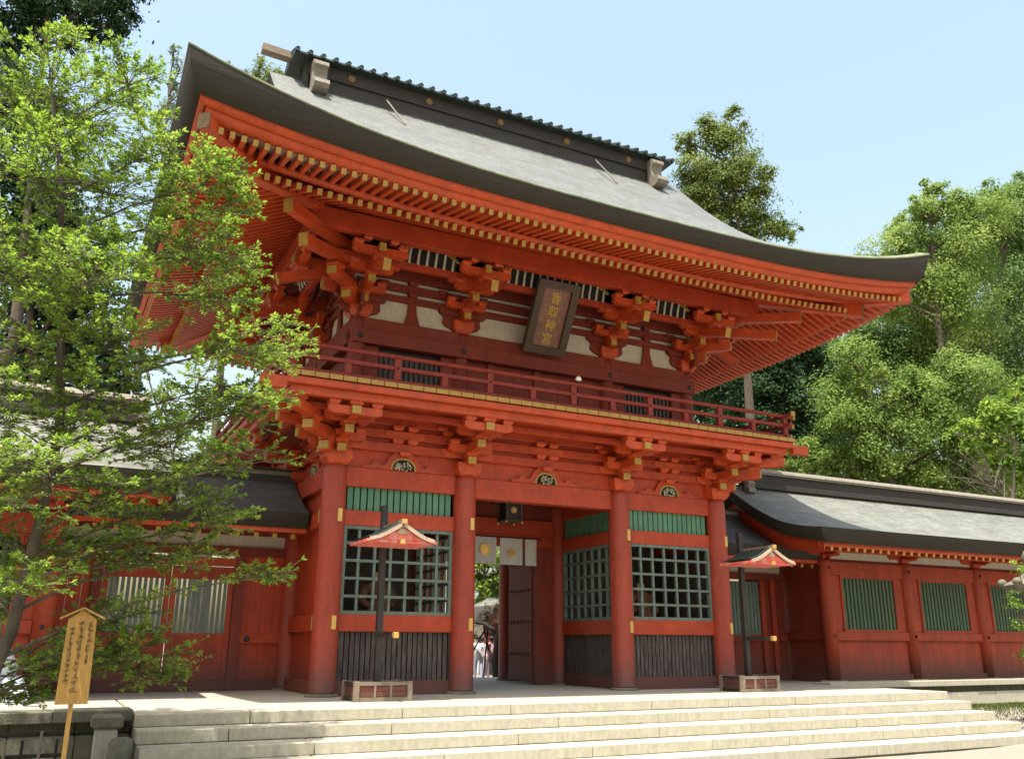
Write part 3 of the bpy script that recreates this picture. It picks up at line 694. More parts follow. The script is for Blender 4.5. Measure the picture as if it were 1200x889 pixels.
# coved bars (white on black) between inner and eave purlins
for F, cols in ((U0, UX), (UL, UY), (UR, UY)):
    for i in range(len(cols)-1):
        a, b = cols[i]+0.62, cols[i+1]-0.62
        a0 = F.v(a-0.1, 0.84, 9.36); 
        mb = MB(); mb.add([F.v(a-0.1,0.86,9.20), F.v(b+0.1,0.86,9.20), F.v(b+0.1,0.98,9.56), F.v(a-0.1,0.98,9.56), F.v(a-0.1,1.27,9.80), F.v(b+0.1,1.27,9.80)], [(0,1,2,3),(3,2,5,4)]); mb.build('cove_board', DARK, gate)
        k = int(round((b-a)/0.205))
        for j in range(k+1):
            u = a+(b-a)*j/k; mb = MB(); mb.tube([F.v(u,0.90,9.20), F.v(u,0.94,9.36), F.v(u,1.00,9.53), F.v(u,1.12,9.68), F.v(u,1.27,9.78)], [0.034]*5, 4); mb.build('cove_bar', WHITE, gate)
        for s, u in ((1, a-0.05), (-1, b+0.05)):
            mb = MB(); mb.prism([(0,0),(0.26*s,0),(0.12*s,-0.05),(0.03*s,-0.14)], F.v(u, 1.24, 9.30+0.002), F.U, (0,0,1), F.N, 0.03); 
            mb2 = MB(); mb2.bar(F.v(u-0.06*s, 1.0, 9.40), F.v(u+0.22*s, 1.0, 9.56), 0.05, 0.05); mb2.build('gilt_scroll', GOLD, gate)
P('upper_ceiling', 0.2, 9.8, 0.2, 5.7, 9.43, 9.5, REDD, gate)

# ---------------------------------------------------------------- roof
HX, HY, CXm, CYm = 9.12, 7.06, 5.0, 2.955
VX = 6.60; GX = 5.75
def curl(dx, dy, A=1.0):
    a = max(0, 1-max(dx,0)/HX); b = max(0, 1-max(dy,0)/HY); return A*(0.75*min(a, b)**3.1 + 0.25*(a*b)**3.1)
def fprof(d): return 0.47*d + 0.049*d*d
def ztop(X, Y):      # X,Y relative to the centre
    dx = HX-abs(X); dy = HY-abs(Y)
    return dx, dy
ZE = 9.70
def zf_front(X, d): return ZE + fprof(d) + curl(HX-abs(X), d, 0.98)
def zf_side(Y, d): return ZE + fprof(d) + curl(d, HY-abs(Y), 0.98)
def grid(mb, rows, mi=0):
    n = len(rows[0]); k = len(mb.v)
    for r_ in rows: mb.v += [tuple(p) for p in r_]
    for j in range(len(rows)-1):
        for i in range(n-1): mb.f.append((k+j*n+i, k+j*n+i+1, k+(j+1)*n+i+1, k+(j+1)*n+i)); mb.m.append(mi); mb.sm.append(True)
roof = sub('roof', gate, (5, 2.955, 9.4))
DV = HX-VX
for s, nm in ((-1, 'front_slope'), (1, 'back_slope')):
    mb = MB(); rows = []
    ds = list(np.linspace(0, DV, 9)) + list(np.linspace(DV, HY-0.02, 22)[1:])
    for d in ds:
        lim = HX-d if d <= DV else VX
        rows.append([(CXm+lim*t, CYm+s*(HY-d), zf_front(lim*t, d)) for t in (-np.cos(np.linspace(0, math.pi, 49)))])
    grid(mb, rows if s < 0 else [r_[::-1] for r_ in rows]); mb.build(nm, ROOF, roof)
for s in (-1, 1):
    mb = MB(); rows = []
    for d in np.linspace(0, HX-GX, 14):
        lim = HY-d
        rows.append([(CXm+s*(HX-d), CYm+lim*t, zf_side(lim*t, d)) for t in (-np.cos(np.linspace(0, math.pi, 41)))])
    grid(mb, [r_[::-1] for r_ in rows] if s < 0 else rows); mb.build('side_slope', ROOF, roof)
    # gable wall, bargeboards and thick verge
    ygl = np.linspace(-(HY-(HX-GX)), HY-(HX-GX), 25)
    mb = MB(); top = [(CXm+s*(GX-0.02), CYm+y, zf_front(GX, HY-abs(y))-0.05) for y in ygl]; bot = [(p[0], p[1], ZE+fprof(HX-GX)-0.1) for p in top]
    grid(mb, [bot, top] if s > 0 else [top, bot]); mb.build('gable_board', REDD, roof)
    for sy in (-1, 1):
        mb = MB(); prev = None; rows = [[], [], [], []]
        for d in np.linspace(DV-0.1, HY, 20):
            z = zf_front(VX, d); y = CYm+sy*(HY-d)
            rows[0].append((CXm+s*(VX+0.01), y, z)); rows[1].append((CXm+s*(VX-0.02), y, z-0.34)); rows[2].append((CXm+s*(VX-0.30), y, z-0.36)); rows[3].append((CXm+s*(VX-0.6), y, z-0.06))
        grid(mb, rows); mb.build('verge_edge', BARK, roof)
        mb = MB(); rows = [[], [], []]
        for d in np.linspace(DV+0.2, HY, 20):
            z = zf_front(VX, d); y = CYm+sy*(HY-d)
            rows[0].append((CXm+s*(VX-0.31), y, z-0.30)); rows[1].append((CXm+s*(VX-0.33), y, z-0.85)); rows[2].append((CXm+s*(VX-0.40), y, z-0.85))
        grid(mb, rows); mb.build('bargeboard', REDB, roof)
# thick layered eave edge: top outline -> bottom outline
def outline(off, dz, A, seg=60):
    """closed outline of the eave, drawn in by off and lowered by dz (plus corner curl A)"""
    hx, hy = HX-off, HY-off; pts = []
    ts = -np.cos(np.linspace(0, math.pi, seg))
    def cz(t): return A*abs(t)**3.1
    for t in ts[:-1]: pts.append((CXm+hx*t, CYm-hy, ZE+dz+cz(t)))
    for t in ts[:-1]: pts.append((CXm+hx, CYm+hy*t, ZE+dz+cz(t)))
    for t in ts[:-1]: pts.append((CXm-hx*t, CYm+hy, ZE+dz+cz(t)))
    for t in ts[:-1]: pts.append((CXm-hx, CYm-hy*t, ZE+dz+cz(t)))
    pts.append(pts[0]); return pts
mb = MB(); grid(mb, [outline(0.34, -0.26, 0.52), outline(0.22, -0.27, 0.52), outline(0.09, -0.17, 0.73), outline(0.0, -0.02, 0.98), outline(0.0, 0.0, 0.98)]); mb.build('eave_edge', BARK, roof)
mb = MB(); grid(mb, [outline(0.002, -0.03, 0.985), outline(-0.010, -0.01, 0.985), outline(0.0, 0.016, 0.985), outline(0.16, 0.016+fprof(.16), 0.965)]); mb.build('mossy_lip', MOSS, roof)
mb = MB(); grid(mb, [outline(0.40, -0.385, 0.50), outline(0.31, -0.37, 0.51), outline(0.30, -0.25, 0.52)]); mb.build('eave_board', REDB, roof)
mb = MB(); grid(mb, [outline(0.62, -0.50, 0.43), outline(0.43, -0.495, 0.46), outline(0.42, -0.36, 0.49)]); mb.build('lower_eave_board', REDB, roof)
def zoff(t, A): return A*abs(t)**3.1
# soffit boards above the flying rafters (lit plaster) and above the base rafters
def soffit(name, o0, z0, A0, o1, z1, A1, m):
    mb = MB(); grid(mb, [outline(o1, z1, A1), outline(o0, z0, A0)]); mb.build(name, m, roof)
soffit('flying_soffit', 0.60, -0.50, 0.42, 1.50, -0.20, 0.36, WHITE)
soffit('base_soffit', 1.42, -0.36, 0.34, 4.75, 1.15, 0.05, RED)
# rafters
FLZ = lambda t, o: ZE - 0.555 + (o-0.5)*0.26 + (0.42-(o-0.5)*0.05)*abs(t)**3.1     # centre height of a flying rafter at inset o
BSZ = lambda t, o: ZE - 0.57 + (o-1.42)*0.475 + (0.34-(o-1.42)*0.085)*abs(t)**3.1
def rafter(F, half, t_u, o0, o1, zfn, w, h, name, par):
    tt = t_u/half
    a = F.v(t_u, -o1, zfn(tt, o1)); b = F.v(t_u, -o0, zfn(tt, o0))
    mb = MB(); mb.bar(a, b, w, h, 0); d = (b-a).normalized(); mb.bar(b, b+d*0.012, w+0.004, h+0.004, 1, 1)
    return mb.build(name, [REDB, GOLD], par)
RF = Face(CXm, CYm-HY, (1,0), (0,-1)); RL = Face(CXm-HX, CYm, (0,1), (-1,0)); RR = Face(CXm+HX, CYm, (0,1), (1,0)); RB = Face(CXm, CYm+HY, (1,0), (0,1))
fly = sub('flying_rafters', roof, (5, 2.955, 9.2)); bas = sub('base_rafters', roof, (5, 2.955, 9.3))
for F, half, back in ((RF, HX, 0), (RL, HY, 0), (RR, HY, 0)):
    k = int((half-0.62)/0.2)
    for i in range(-k, k+1):
        u = i*0.2; dc = half-abs(u)      # distance to the corner = inset of hip there
        if dc > 0.62: rafter(F, half, u, 0.5, min(1.55, dc-0.05), FLZ, 0.085, 0.11, 'flying_rafter', fly)
        if dc > 1.6: rafter(F, half, u, 1.38, min(4.72, dc-0.05), BSZ, 0.09, 0.12, 'base_rafter', bas)
mb = MB(); mb2 = MB()
for i in range(-42, 43):
    u = i*0.2; dc = HX-abs(u)
    mb.bar(RB.v(u, -min(1.55, dc-.05), FLZ(u/HX, 1.5)), RB.v(u, -0.5, FLZ(u/HX, .5)), 0.085, 0.11, 0, 1)
    if dc > 1.6: mb2.bar(RB.v(u, -min(4.7, dc-.05), BSZ(u/HX, min(4.7, dc-.05))), RB.v(u, -1.38, BSZ(u/HX, 1.38)), 0.09, 0.12, 0, 1)
o = mb.build('flying_rafter', [REDB, GOLD], fly); o['kind'] = 'stuff'; o = mb2.build('base_rafter', [REDB, GOLD], bas); o['kind'] = 'stuff'
# board carrying the flying rafters, hip rafters
mb = MB(); grid(mb, [outline(1.50, -0.50, 0.35), outline(1.36, -0.50, 0.355), outline(1.36, -0.40, 0.36)]); mb.build('rafter_board', REDB, roof)
for sx in (-1, 1):
    for sy in (-1, 1):
        def hp(o, z): return Vector((CXm+sx*(HX-o), CYm+sy*(HY-o), z))
        mb = MB(); mb.bar(hp(4.3, ZE+0.62), hp(1.25, ZE-0.42), 0.24, 0.30); mb.bar(hp(1.25, ZE-0.42), hp(1.22, ZE-0.425), 0.26, 0.33, 1, 1); mb.build('hip_rafter', [REDB, BRONZE], roof)
        mb = MB(); mb.bar(hp(1.7, ZE-0.10), hp(0.43, ZE-0.16), 0.22, 0.27); mb.bar(hp(0.43, ZE-0.16), hp(0.41, ZE-0.16), 0.24, 0.29, 1, 1); mb.build('hip_rafter', [REDB, BRONZE], roof)
# ridge
rd = sub('ridge', roof, (5, 2.955, 15.0))
ZR = 15.02
P('ridge_box', 5-5.62, 5+5.62, CYm-0.36, CYm+0.36, ZR-0.35, ZR+0.42, RIDGE, rd)
P('ridge_box', 5-5.70, 5+5.70, CYm-0.42, CYm+0.42, ZR+0.42, ZR+0.80, RIDGE, rd)
for X in (-4.5, -2.25, 0, 2.25, 4.5):
    for s in (-1, 1):
        mb = MB(); mb.cyl((5+X, CYm+s*0.42, ZR+0.60), (5+X, CYm+s*0.46, ZR+0.60), 0.105, 0.095, 16); mb.cyl((5+X, CYm+s*0.46, ZR+0.60), (5+X, CYm+s*0.475, ZR+0.60), 0.06, 0.05, 10); mb.build('gilt_crest', BRONZE, rd)
mb = MB(); pr = [(-0.66,0),(0.66,0),(0.66,0.05),(0.20,0.26),(-0.20,0.26),(-0.66,0.05)]
mb.prism(pr, (5-6.1, CYm, ZR+0.80), (0,1,0), (0,0,1), (1,0,0), 12.2); mb.build('ridge_cap', RTILE, rd)
nk = 36
for i in range(nk):
    x = 5-6.05+12.1*i/(nk-1)
    mb = MB(); mb.tube([(x, CYm-0.70, ZR+0.87), (x, CYm-0.22, ZR+1.10), (x, CYm+0.22, ZR+1.10), (x, CYm+0.70, ZR+0.87)], [0.062]*4, 8); mb.cyl((x, CYm-0.71, ZR+0.87), (x, CYm-0.69, ZR+0.87), 0.066, 0.066, 8)
    if i == 0: rt = mb.mesh('ridge_tile', RTILE, (x, CYm, ZR+0.8))
    link(bpy.data.objects.new('ridge_tile', rt), rd, (x, CYm, ZR+0.8))
mb = MB(); mb.bar((5-5.3, CYm-0.0, ZR+1.0), (5-6.85, CYm-0.0, ZR+1.06), 0.26, 0.20); mb.build('ridge_beam_end', PALEW, rd)
sc_ = [(0,0.98),(0.22,1.0),(0.34,0.92),(0.36,0.80),(0.26,0.74),(0.20,0.62),(0.22,0.42),(0.34,0.30),(0.52,0.24),(0.56,0.10),(0.48,0.0),(0.34,-0.04),(0.0,-0.04)]
for s in (-1, 1):
    for x in (5-5.62, 5+5.22):
        mb = MB(); mb.prism([(p[0], p[1]*0.95) for p in sc_], (x, CYm+s*0.42, ZR-0.22), (0,s,0), (0,0,1), (1,0,0), 0.40); mb.build('ridge_end_ornament', ORN, rd)
for s in (-1, 1): P('ridge_end_board', 5+s*5.70-0.04, 5+s*5.70+0.04, CYm-0.40, CYm+0.40, ZR-0.6, ZR+0.78, RIDGE, rd)
for x in (1.45, 8.15):
    mb = MB(); a = Vector((x, 2.33, ZR+0.12)); b = Vector((x+0.35, 1.72, zf_front(x-5, HY-abs(1.72-CYm))+0.05)); mb.cyl(a, b, 0.022, 0.022, 8); mb.build('lightning_rod', ORN, roof)

# ---------------------------------------------------------------- name plaque
pl = sub('name_plaque', gate, (5, -0.1, 7.8))
pb = Vector((5, 0.10, 7.80)); pt = Vector((5, -0.78, 9.36)); pz = (pt-pb); pH = pz.length; pz.normalize(); pX = Vector((1,0,0)); pN = pX.cross(pz); 
if pN.y > 0: pN = -pN
def ppos(u, v, n): return pb + pX*u + pz*v + pN*n
def pbox(name, u0, u1, v0, v1, n0, n1, m):
    mb = MB(); mb.add([ppos(u0,v0,n0),ppos(u1,v0,n0),ppos(u1,v1,n0),ppos(u0,v1,n0),ppos(u0,v0,n1),ppos(u1,v0,n1),ppos(u1,v1,n1),ppos(u0,v1,n1)],
        [(0,3,2,1),(4,5,6,7),(0,1,5,4),(1,2,6,5),(2,3,7,6),(3,0,4,7)]); return mb.build(name, m, pl)
fw = 0.19; hw = 0.57
pbox('plaque_field', -hw+fw, hw-fw, fw, pH-fw, -0.02, 0.03, PLAQ)
pbox('plaque_frame', -hw, -hw+fw, 0, pH, -0.04, 0.11, PLAQF); pbox('plaque_frame', hw-fw, hw, 0, pH, -0.04, 0.11, PLAQF)
pbox('plaque_frame', -hw+fw, hw-fw, 0, fw, -0.038, 0.108, PLAQF); pbox('plaque_frame', -hw+fw, hw-fw, pH-fw, pH, -0.038, 0.108, PLAQF)
def glyph(ch, size, ext):
    t = bpy.data.curves.new('glyph', 'FONT'); t.body = ch; t.size = size; t.extrude = ext; t.align_x = 'CENTER'; t.align_y = 'CENTER'; t.resolution_u = 2; t.offset = size*0.012
    o = bpy.data.objects.new('glyph', t); C.objects.link(o); bpy.context.view_layer.update()
    me = bpy.data.meshes.new_from_object(o); C.objects.unlink(o); bpy.data.objects.remove(o); return me
for i, ch in enumerate('香取神宮'):
    me = glyph(ch, 0.30, 0.012); me.materials.clear(); me.materials.append(BRASSD)
    v = pH-0.40-i*0.335
    o = link(bpy.data.objects.new('character', me), pl, ppos(0, v, 0.034))
    M_ = Matrix((pX, pz, -(-pN))).transposed(); o.rotation_euler = M_.to_euler()
    # centre the glyph on its own bounds
    c = [sum(q[k] for q in o.bound_box)/8 for k in range(3)]
    for vv in me.vertices: vv.co.x -= c[0]; vv.co.y -= c[1]

# ================================================================== THINGS ON THE GATE
t = thing('ball_lamp', 'small milky ball lamp standing on the balcony handrail', 'lamp', (5.15, -1.33, 6.70))
mb = MB(); mb.cyl((5.15,-1.33,6.70),(5.15,-1.33,6.74),0.05,0.05,10); mb.build('lamp_foot', DARKW, t)
mb = MB(); mb.sphere((5.15,-1.33,6.79), 0.07, 12, 9); mb.build('lamp_globe', GLASSM, t)
# hanging lantern in the passage
hx, hy, hz = 4.86, 1.5, 3.86
t = thing('hanging_lantern', 'square dark hanging lantern with gilt crest under the gate beam', 'hanging lantern', (hx, hy, hz))
P('lantern_floor', hx-.24, hx+.24, hy-.24, hy+.24, hz, hz+.05, DARKW, t)
P('lantern_body', hx-.19, hx+.19, hy-.19, hy+.19, hz+.05, hz+.44, DARKW, t)
for sx in (-1, 1):
    for sy in (-1, 1):
        P('corner_post', hx+sx*.20-.025, hx+sx*.20+.025, hy+sy*.20-.025, hy+sy*.20+.025, hz+.05, hz+.44, BLACKW, t)
        mb = MB(); mb.sphere((hx+sx*.22, hy+sy*.22, hz-.03), .03, 8, 6); mb.build('foot_knob', BRASS, t)
mb = MB(); mb.lathe([(.50,0),(.52,.03),(.34,.07),(.14,.13),(.05,.15)], (hx,hy,hz+.44), 4, 0, False, R(45)); mb.build('lantern_roof', DARKW, t)
mb = MB(); mb.cyl((hx,hy-.19,hz+.26),(hx,hy-.215,hz+.26),.085,.075,14); mb.build('crest', BRASS, t)
mb = MB(); mb.cyl((hx,hy,hz+.58),(hx,hy,4.64),.012,.012,6); mb.build('hanger', DARKW, t)
# door curtain in four panels
t = thing('door_curtain', 'white split curtain with gold crests hanging under the gate lintel', 'curtain', (5, 2.78, 2.93))
mb = MB(); mb.cyl((3.55,2.80,3.63),(6.45,2.80,3.63),.018,.018,8); mb.build('curtain_rod', DARKW, t)
for i, (a, b) in enumerate(((3.72,4.38),(4.47,5.12),(5.23,5.88),(5.96,6.30))):
    mb = MB(); rows = []
    for z in np.linspace(3.62, 2.94, 6):
        rows.append([(a+(b-a)*q, 2.80-0.02*math.sin(q*7+i)*(3.62-z)/0.7-0.01, z) for q in np.linspace(0, 1, 9)])
    grid(mb, rows[::-1]); pn = mb.build('curtain_panel', CLOTH, t)
    if i in (0, 1):
        c = (a+b)/2; mb = MB()
        for k in range(16):
            q = 2*math.pi*k/16; mb.cyl((c+.125*math.cos(q), 2.765, 3.30+.125*math.sin(q)), (c+.125*math.cos(q), 2.755, 3.30+.125*math.sin(q)), .034, .034, 8, smooth=False)
        mb.cyl((c,2.765,3.30),(c,2.756,3.30),.125,.125,20, smooth=False); mb.build('flower_crest', BRASS, pn)
    if i == 2:
        c = (a+b)/2; mb = MB()
        for (ax_, L) in ((-62,.15),(-32,.17),(0,.19),(32,.17),(62,.15)):
            q = R(ax_); d = Vector((math.sin(q),0,math.cos(q))); n_ = Vector((math.cos(q),0,-math.sin(q))); o_ = Vector((c,2.762,3.19))
            mb.add([o_, o_+d*L*.55+n_*.035, o_+d*L*1.15, o_+d*L*.55-n_*.035], [(0,3,2,1)])
        mb.cyl((c,2.766,3.18),(c,2.758,3.18),.06,.06,10, smooth=False); mb.build('leaf_crest', BRASS, pn)
# ================================================================== LAMP POSTS
def lamp_post(x, y, label, seed):
    t = thing('lamp_post', label, 'lamp post', (x, y, 0), 'roofed lamp posts before the gate')
    P('pole', x-.055, x+.055, y-.055, y+.055, 0.02, 3.55, DARKW, t, 0.01)
    # low fence box round the foot
    b = sub('foot_box', t, (x, y-.05, 0)); x0, x1, y0, y1 = x-.50, x+.50, y-.37, y+.32
    for (a, c) in ((x0,y0),(x1,y0),(x0,y1),(x1,y1)): P('corner_post', a-.045, a+.045, c-.045, c+.045, 0, .34, PALEW, b, 0.006)
    for (z0, z1, m) in ((.0,.07,PALEW),(.27,.33,PALEW)):
        P('rail', x0+.045, x1-.045, y0-.03, y0+.03, z0, z1, m, b); P('rail', x0+.045, x1-.045, y1-.03, y1+.03, z0, z1, m, b)
        P('rail', x0-.03, x0+.03, y0+.045, y1-.045, z0, z1, DARKW, b); P('rail', x1-.03, x1+.03, y0+.045, y1-.045, z0, z1, m, b)  # left rails dark: that side's shade is put into the colour
    for (z0, z1) in ((.085,.165),(.175,.255)):
        P('board', x0+.05, x1-.05, y0-.01, y0+.01, z0, z1, REDC, b); P('board', x0+.05, x1-.05, y1-.01, y1+.01, z0, z1, REDC, b)
        P('board', x0-.01, x0+.01, y0+.05, y1-.05, z0, z1, REDD, b); P('board', x1-.01, x1+.01, y0+.05, y1-.05, z0, z1, REDC, b)  # left boards darker too, shade of the side face painted in
    for q in (-.16, .14): P('batten', x+q-.02, x+q+.02, y0-.035, y0-.012, .07, .27, PALEW, b)
    # cleat arm towards the viewer with brass tip
    P('cleat_arm', x-.03, x+.03, y-.86, y-.055, 1.10, 1.17, DARKW, t); P('brass_tip', x-.045, x+.045, y-.95, y-.86, 1.085, 1.185, BRASS, t)
    # gabled canopy on two arms
    yf, yb = y-1.02, y-.10
    for s in (-1, 1): P('canopy_arm', x+s*.10-.025, x+s*.10+.025, yf+.1, y+.04, 2.88, 2.94, DARKW, t)
    c = sub('canopy', t, (x, (yf+yb)/2, 2.8))
    prof = [(0.0,3.08),(.14,3.00),(.29,2.91),(.45,2.835),(.62,2.79)]
    for s in (-1, 1):
        mb = MB(); rows = []
        for (a, z) in prof: rows.append([(x+s*a, yf-.05, z+.035), (x+s*a, yb+.05, z+.035)])
        grid(mb, rows if s > 0 else [r_[::-1] for r_ in rows]); rows = [[(p[0], p[1], p[2]-.035) for p in r_] for r_ in rows]; grid(mb, rows if s < 0 else [r_[::-1] for r_ in rows])
        mb.build('canopy_slope', RTILE, c)
        for k in range(6):
            yy = yf+.02+k*(yb-yf-.04)/5; mb = MB(); mb.tube([(x+s*a, yy, z+.045) for (a, z) in prof], [.014]*5, 5); mb.build('roll_batten', RTILE, c)
        mb = MB()
        for i in range(4):
            a, z = prof[i]; a2, z2 = prof[i+1]; mb.bar((x+s*a, yf-.06, z-.005), (x+s*a2, yf-.06, z2-.005), .035, .065)
        mb.build('barge_board', CREAMP, c)
        mb = MB(); mb.bar((x+s*.64, yf-.06, 2.765), (x+s*.64, yb+.06, 2.765), .05, .05); mb.build('eave_strip', PINKP, c)
    mb = MB(); mb.prism([(-.54,2.785),(.54,2.785),(.29,2.87),(0,3.04),(-.29,2.87)], (x, yf-.01, 0), (1,0,0), (0,0,1), (0,1,0), .03); mb.build('gable_panel', PINKP, c)
    mb = MB(); mb.prism([(-.10,2.90),(.10,2.90),(.04,3.0),(-.04,3.0)], (x, yf-.03, 0), (1,0,0), (0,0,1), (0,1,0), .02); mb.build('pendant_board', CREAMP, c)
    P('tie_board', x-.60, x+.60, yf-.02, yf+.03, 2.735, 2.78, PINKP, c); P('soffit', x-.60, x+.60, yf+.03, yb, 2.735, 2.75, PINKP, c)
    P('ridge_bar', x-.04, x+.04, yf-.10, yb+.05, 3.09, 3.15, PALEW, c); P('ridge_cap', x-.05, x+.05, yf-.14, yf-.10, 3.08, 3.16, BRASS, c)
    P('brass_cap', x-.045, x+.045, yf-.08, yf-.035, 2.72, 2.80, BRASS, c)
    return t
lamp_post(0.6, -1.5, 'black lamp post with small red gabled canopy before the left lattice bay', 1)
lamp_post(9.42, -1.5, 'black lamp post with small red gabled canopy before the right gate column', 2)

# ================================================================== SIDE HALLS AND LINKS
def tile_ridge(name, x0, x1, z, par):
    P(name, x0, x1, 2.955-.30, 2.955+.30, z, z+.16, RIDGE, par); P(name, x0, x1, 2.955-.22, 2.955+.22, z+.16, z+.44, RIDGE, par)
    P(name, x0-.1, x1+.1, 2.955-.30, 2.955+.30, z+.44, z+.50, ORN, par)
    mb = MB(); mb.prism([(-.33,0),(.33,0),(.28,.08),(.10,.16),(-.10,.16),(-.28,.08)], (x0-.15, 2.955, z+.50), (0,1,0), (0,0,1), (1,0,0), x1-x0+.3); mb.build(name, ORN, par)
def hall(s, nb, label):
    X = lambda d: 5+s*d
    h = thing('corridor_hall', label, 'hall', (X(10+nb*1.65), 2.955, 0), 'corridor halls flanking the gate')
    cols = [10.0+3.3*i for i in range(nb+1)]; yF, yB = 1.3, 4.61; m = REDW
    for i, d in enumerate(cols):
        for y in (yF, yB):
            mb = MB(); mb.lathe([(.19,.05),(.19,3.3),(.17,3.40)], (X(d), y, 0), 18); mb.build('column', m, h)
            P('base_stone', X(d)-.26, X(d)+.26, y-.26, y+.26, -.02, .05, STONE, h, 0.01)
            # boat shaped bracket with blocks
            block(X(d), y, 3.40, .34, .14, h, RED)
            for k, (L, z) in enumerate(((.62, 3.50),)):
                o = arm('bracket_arm', (X(d), y, z), (1,0), L, L, .13, .17, h, False, RED)
            sg = -1 if y == yF else 1
            arm('bracket_arm', (X(d), y, 3.50), (0, sg), .3, .62, .12, .17, h, True, RED)
            for q in (-.5, 0, .5): block(X(d)+q, y, 3.668, .22, .08, h, RED)
        if i < nb:
            F = Face(X(d) if s > 0 else X(cols[i+1]), yF, (1,0), (0,-1)); a, b = .18, 3.12
            F.p('sill_beam', a, b, -.12, .09, .0, .20, REDD, h)
            k = 8; w = (b-a)/k
            for q in range(k): F.p('wall_board', a+w*q+.003, a+w*(q+1)-.003, -.06, 0, .20, 1.13, m, h)
            F.p('rail_beam', a, b, -.1, .10, 1.13, 1.37, m, h); F.p('top_beam', a, b, -.1, .10, 2.95, 3.34, m, h); F.p('wall_plate', a-.18, b+.18, -.12, .02, 3.341, 3.42, REDD, h)
            F.p('window_jamb', a, .52, -.08, .03, 1.37, 2.95, m, h); F.p('window_jamb', 2.78, b, -.08, .03, 1.37, 2.95, m, h)
            wn = sub('slat_window', h, F.v(1.65, 0, 1.37))
            F.p('window_frame', .52, .59, -.07, .07, 1.37, 2.95, REDB if False else m, wn); F.p('window_frame', 2.71, 2.78, -.07, .07, 1.37, 2.95, m, wn)
            F.p('window_frame', .59, 2.71, -.07, .068, 1.37, 1.44, m, wn); F.p('window_frame', .59, 2.71, -.07, .068, 2.88, 2.95, m, wn)
            kk = 14; ww = 2.12/kk
            for q in range(kk): F.p('window_slat', .59+ww*q+.035, .59+ww*(q+1)-.02, -.03, .03, 1.44, 2.88, HALLG, wn)
            F.p('plaster_panel', a-.1, b+.1, -.03, .0, 3.42, 3.80, WHITE, h)
            FBk2 = Face(F.o[0], yB, (1,0), (0,1))
            FBk2.p('wall_board', a, b, -.08, 0, 0, 1.37, m, h); FBk2.p('wall_board', a, b, -.08, 0, 2.95, 3.9, m, h)
            if i > 0: FBk2.p('window_jamb', a, .5, -.08, 0, 1.37, 2.95, m, h); FBk2.p('window_jamb', 2.8, b, -.08, 0, 1.37, 2.95, m, h)
            else: FBk2.p('wall_board', a, b, -.08, 0, 1.37, 2.95, m, h)
            for u in (0.0, 3.3):
                for z in (1.25, 3.14): nail(F, u, .19, z, .045, h)
    # end walls
    for d, sg in ((cols[0], -s), (cols[-1], s)):
        F = Face(X(d), yF, (0,1), (sg,0)); k = 9; a, b = .18, 3.13; w = (b-a)/k
        for (z0, z1) in ((.2,1.13),(1.37,2.95)):
            for q in range(k): F.p('wall_board', a+w*q+.003, a+w*(q+1)-.003, -.06, 0, z0, z1, REDD, h)
        for (z0, z1) in ((0,.2),(1.13,1.37),(2.95,3.34)): F.p('rail_beam', a, b, -.1, .09, z0, z1, REDD, h)
        mb = MB(); mb.prism([(-1.9,3.36),(1.9,3.36),(1.7,4.1),(0,5.4),(-1.7,4.1)], (X(d)-sg*.03, 2.955, 0), (0,1,0), (0,0,1), (sg,0,0), .05); mb.build('gable_board', REDD, h)
        for z in (1.25, 3.14): nail(F, 0.0, .19, z, .045, h)
        F.p('end_strut', 1.5, 1.8, 0, .08, 3.5, 5.0, REDD, h); F.p('end_strut', .2, 3.1, 0, .09, 3.9, 4.1, REDD, h)
    # roof
    d0, d1 = cols[0]-1.95, cols[-1]+1.6
    fz = lambda q: 4.02+.20*q+.078*q*q
    qs = np.linspace(0, 3.555, 15)
    ds = np.concatenate([np.linspace(d0, d0+1.2, 7), np.linspace(d0+1.6, d1, 12)])
    def droop(d, q): t_ = max(0, 1-(d-d0)/1.1); return -.16*t_*t_*min(1, q/1.5)
    rf = sub('roof', h, (X((d0+d1)/2), 2.955, 4.0))
    for sy in (-1, 1):
        mb = MB(); rows = [[(X(d), 2.955+sy*(3.555-q), fz(q)+droop(d, q)) for d in ds] for q in qs]
        flip = (s > 0) != (sy < 0)
        grid(mb, [r_[::-1] for r_ in rows] if flip else rows); mb.build('roof_slope', ROOFW, rf)
        y = 2.955+sy*3.555; yi = y-sy*.16
        mb = MB(); rows = [[(X(d), y, 4.02) for d in (d0, d1)], [(X(d), yi, 3.66) for d in (d0+.05, d1)], [(X(d), yi-sy*.10, 3.65) for d in (d0+.1, d1)]]
        grid(mb, rows); mb.build('eave_edge', BARK, rf)
        mb = MB(); rows = [[(X(d), yi-sy*.09, 3.66) for d in (d0+.12, d1)], [(X(d), yi-sy*.10, 3.54) for d in (d0+.12, d1)], [(X(d), yi-sy*.16, 3.54) for d in (d0+.12, d1)]]
        grid(mb, rows); mb.build('eave_board', REDB, rf)
        mb = MB(); rows = [[(X(d), y-sy*.2, 3.60) for d in (d0+.2, d1)], [(X(d), y-sy*1.75, 3.96) for d in (d0+.2, d1)], [(X(d), y-sy*3.5, 5.2) for d in (d0+.2, d1)]]
        grid(mb, rows); mb.build('soffit_board', RED, rf)
        n_ = int((d1-d0-.4)/.31)
        mb = MB(); mb.bar((0,1.75,.32), (0,0.28,.0), .085, .10, 0); mb.bar((0,.28,0),(0,.265,-.003), .09, .105, 1, 1); rm = mb.mesh('rafter', [RED, GOLD], (0,0,0))
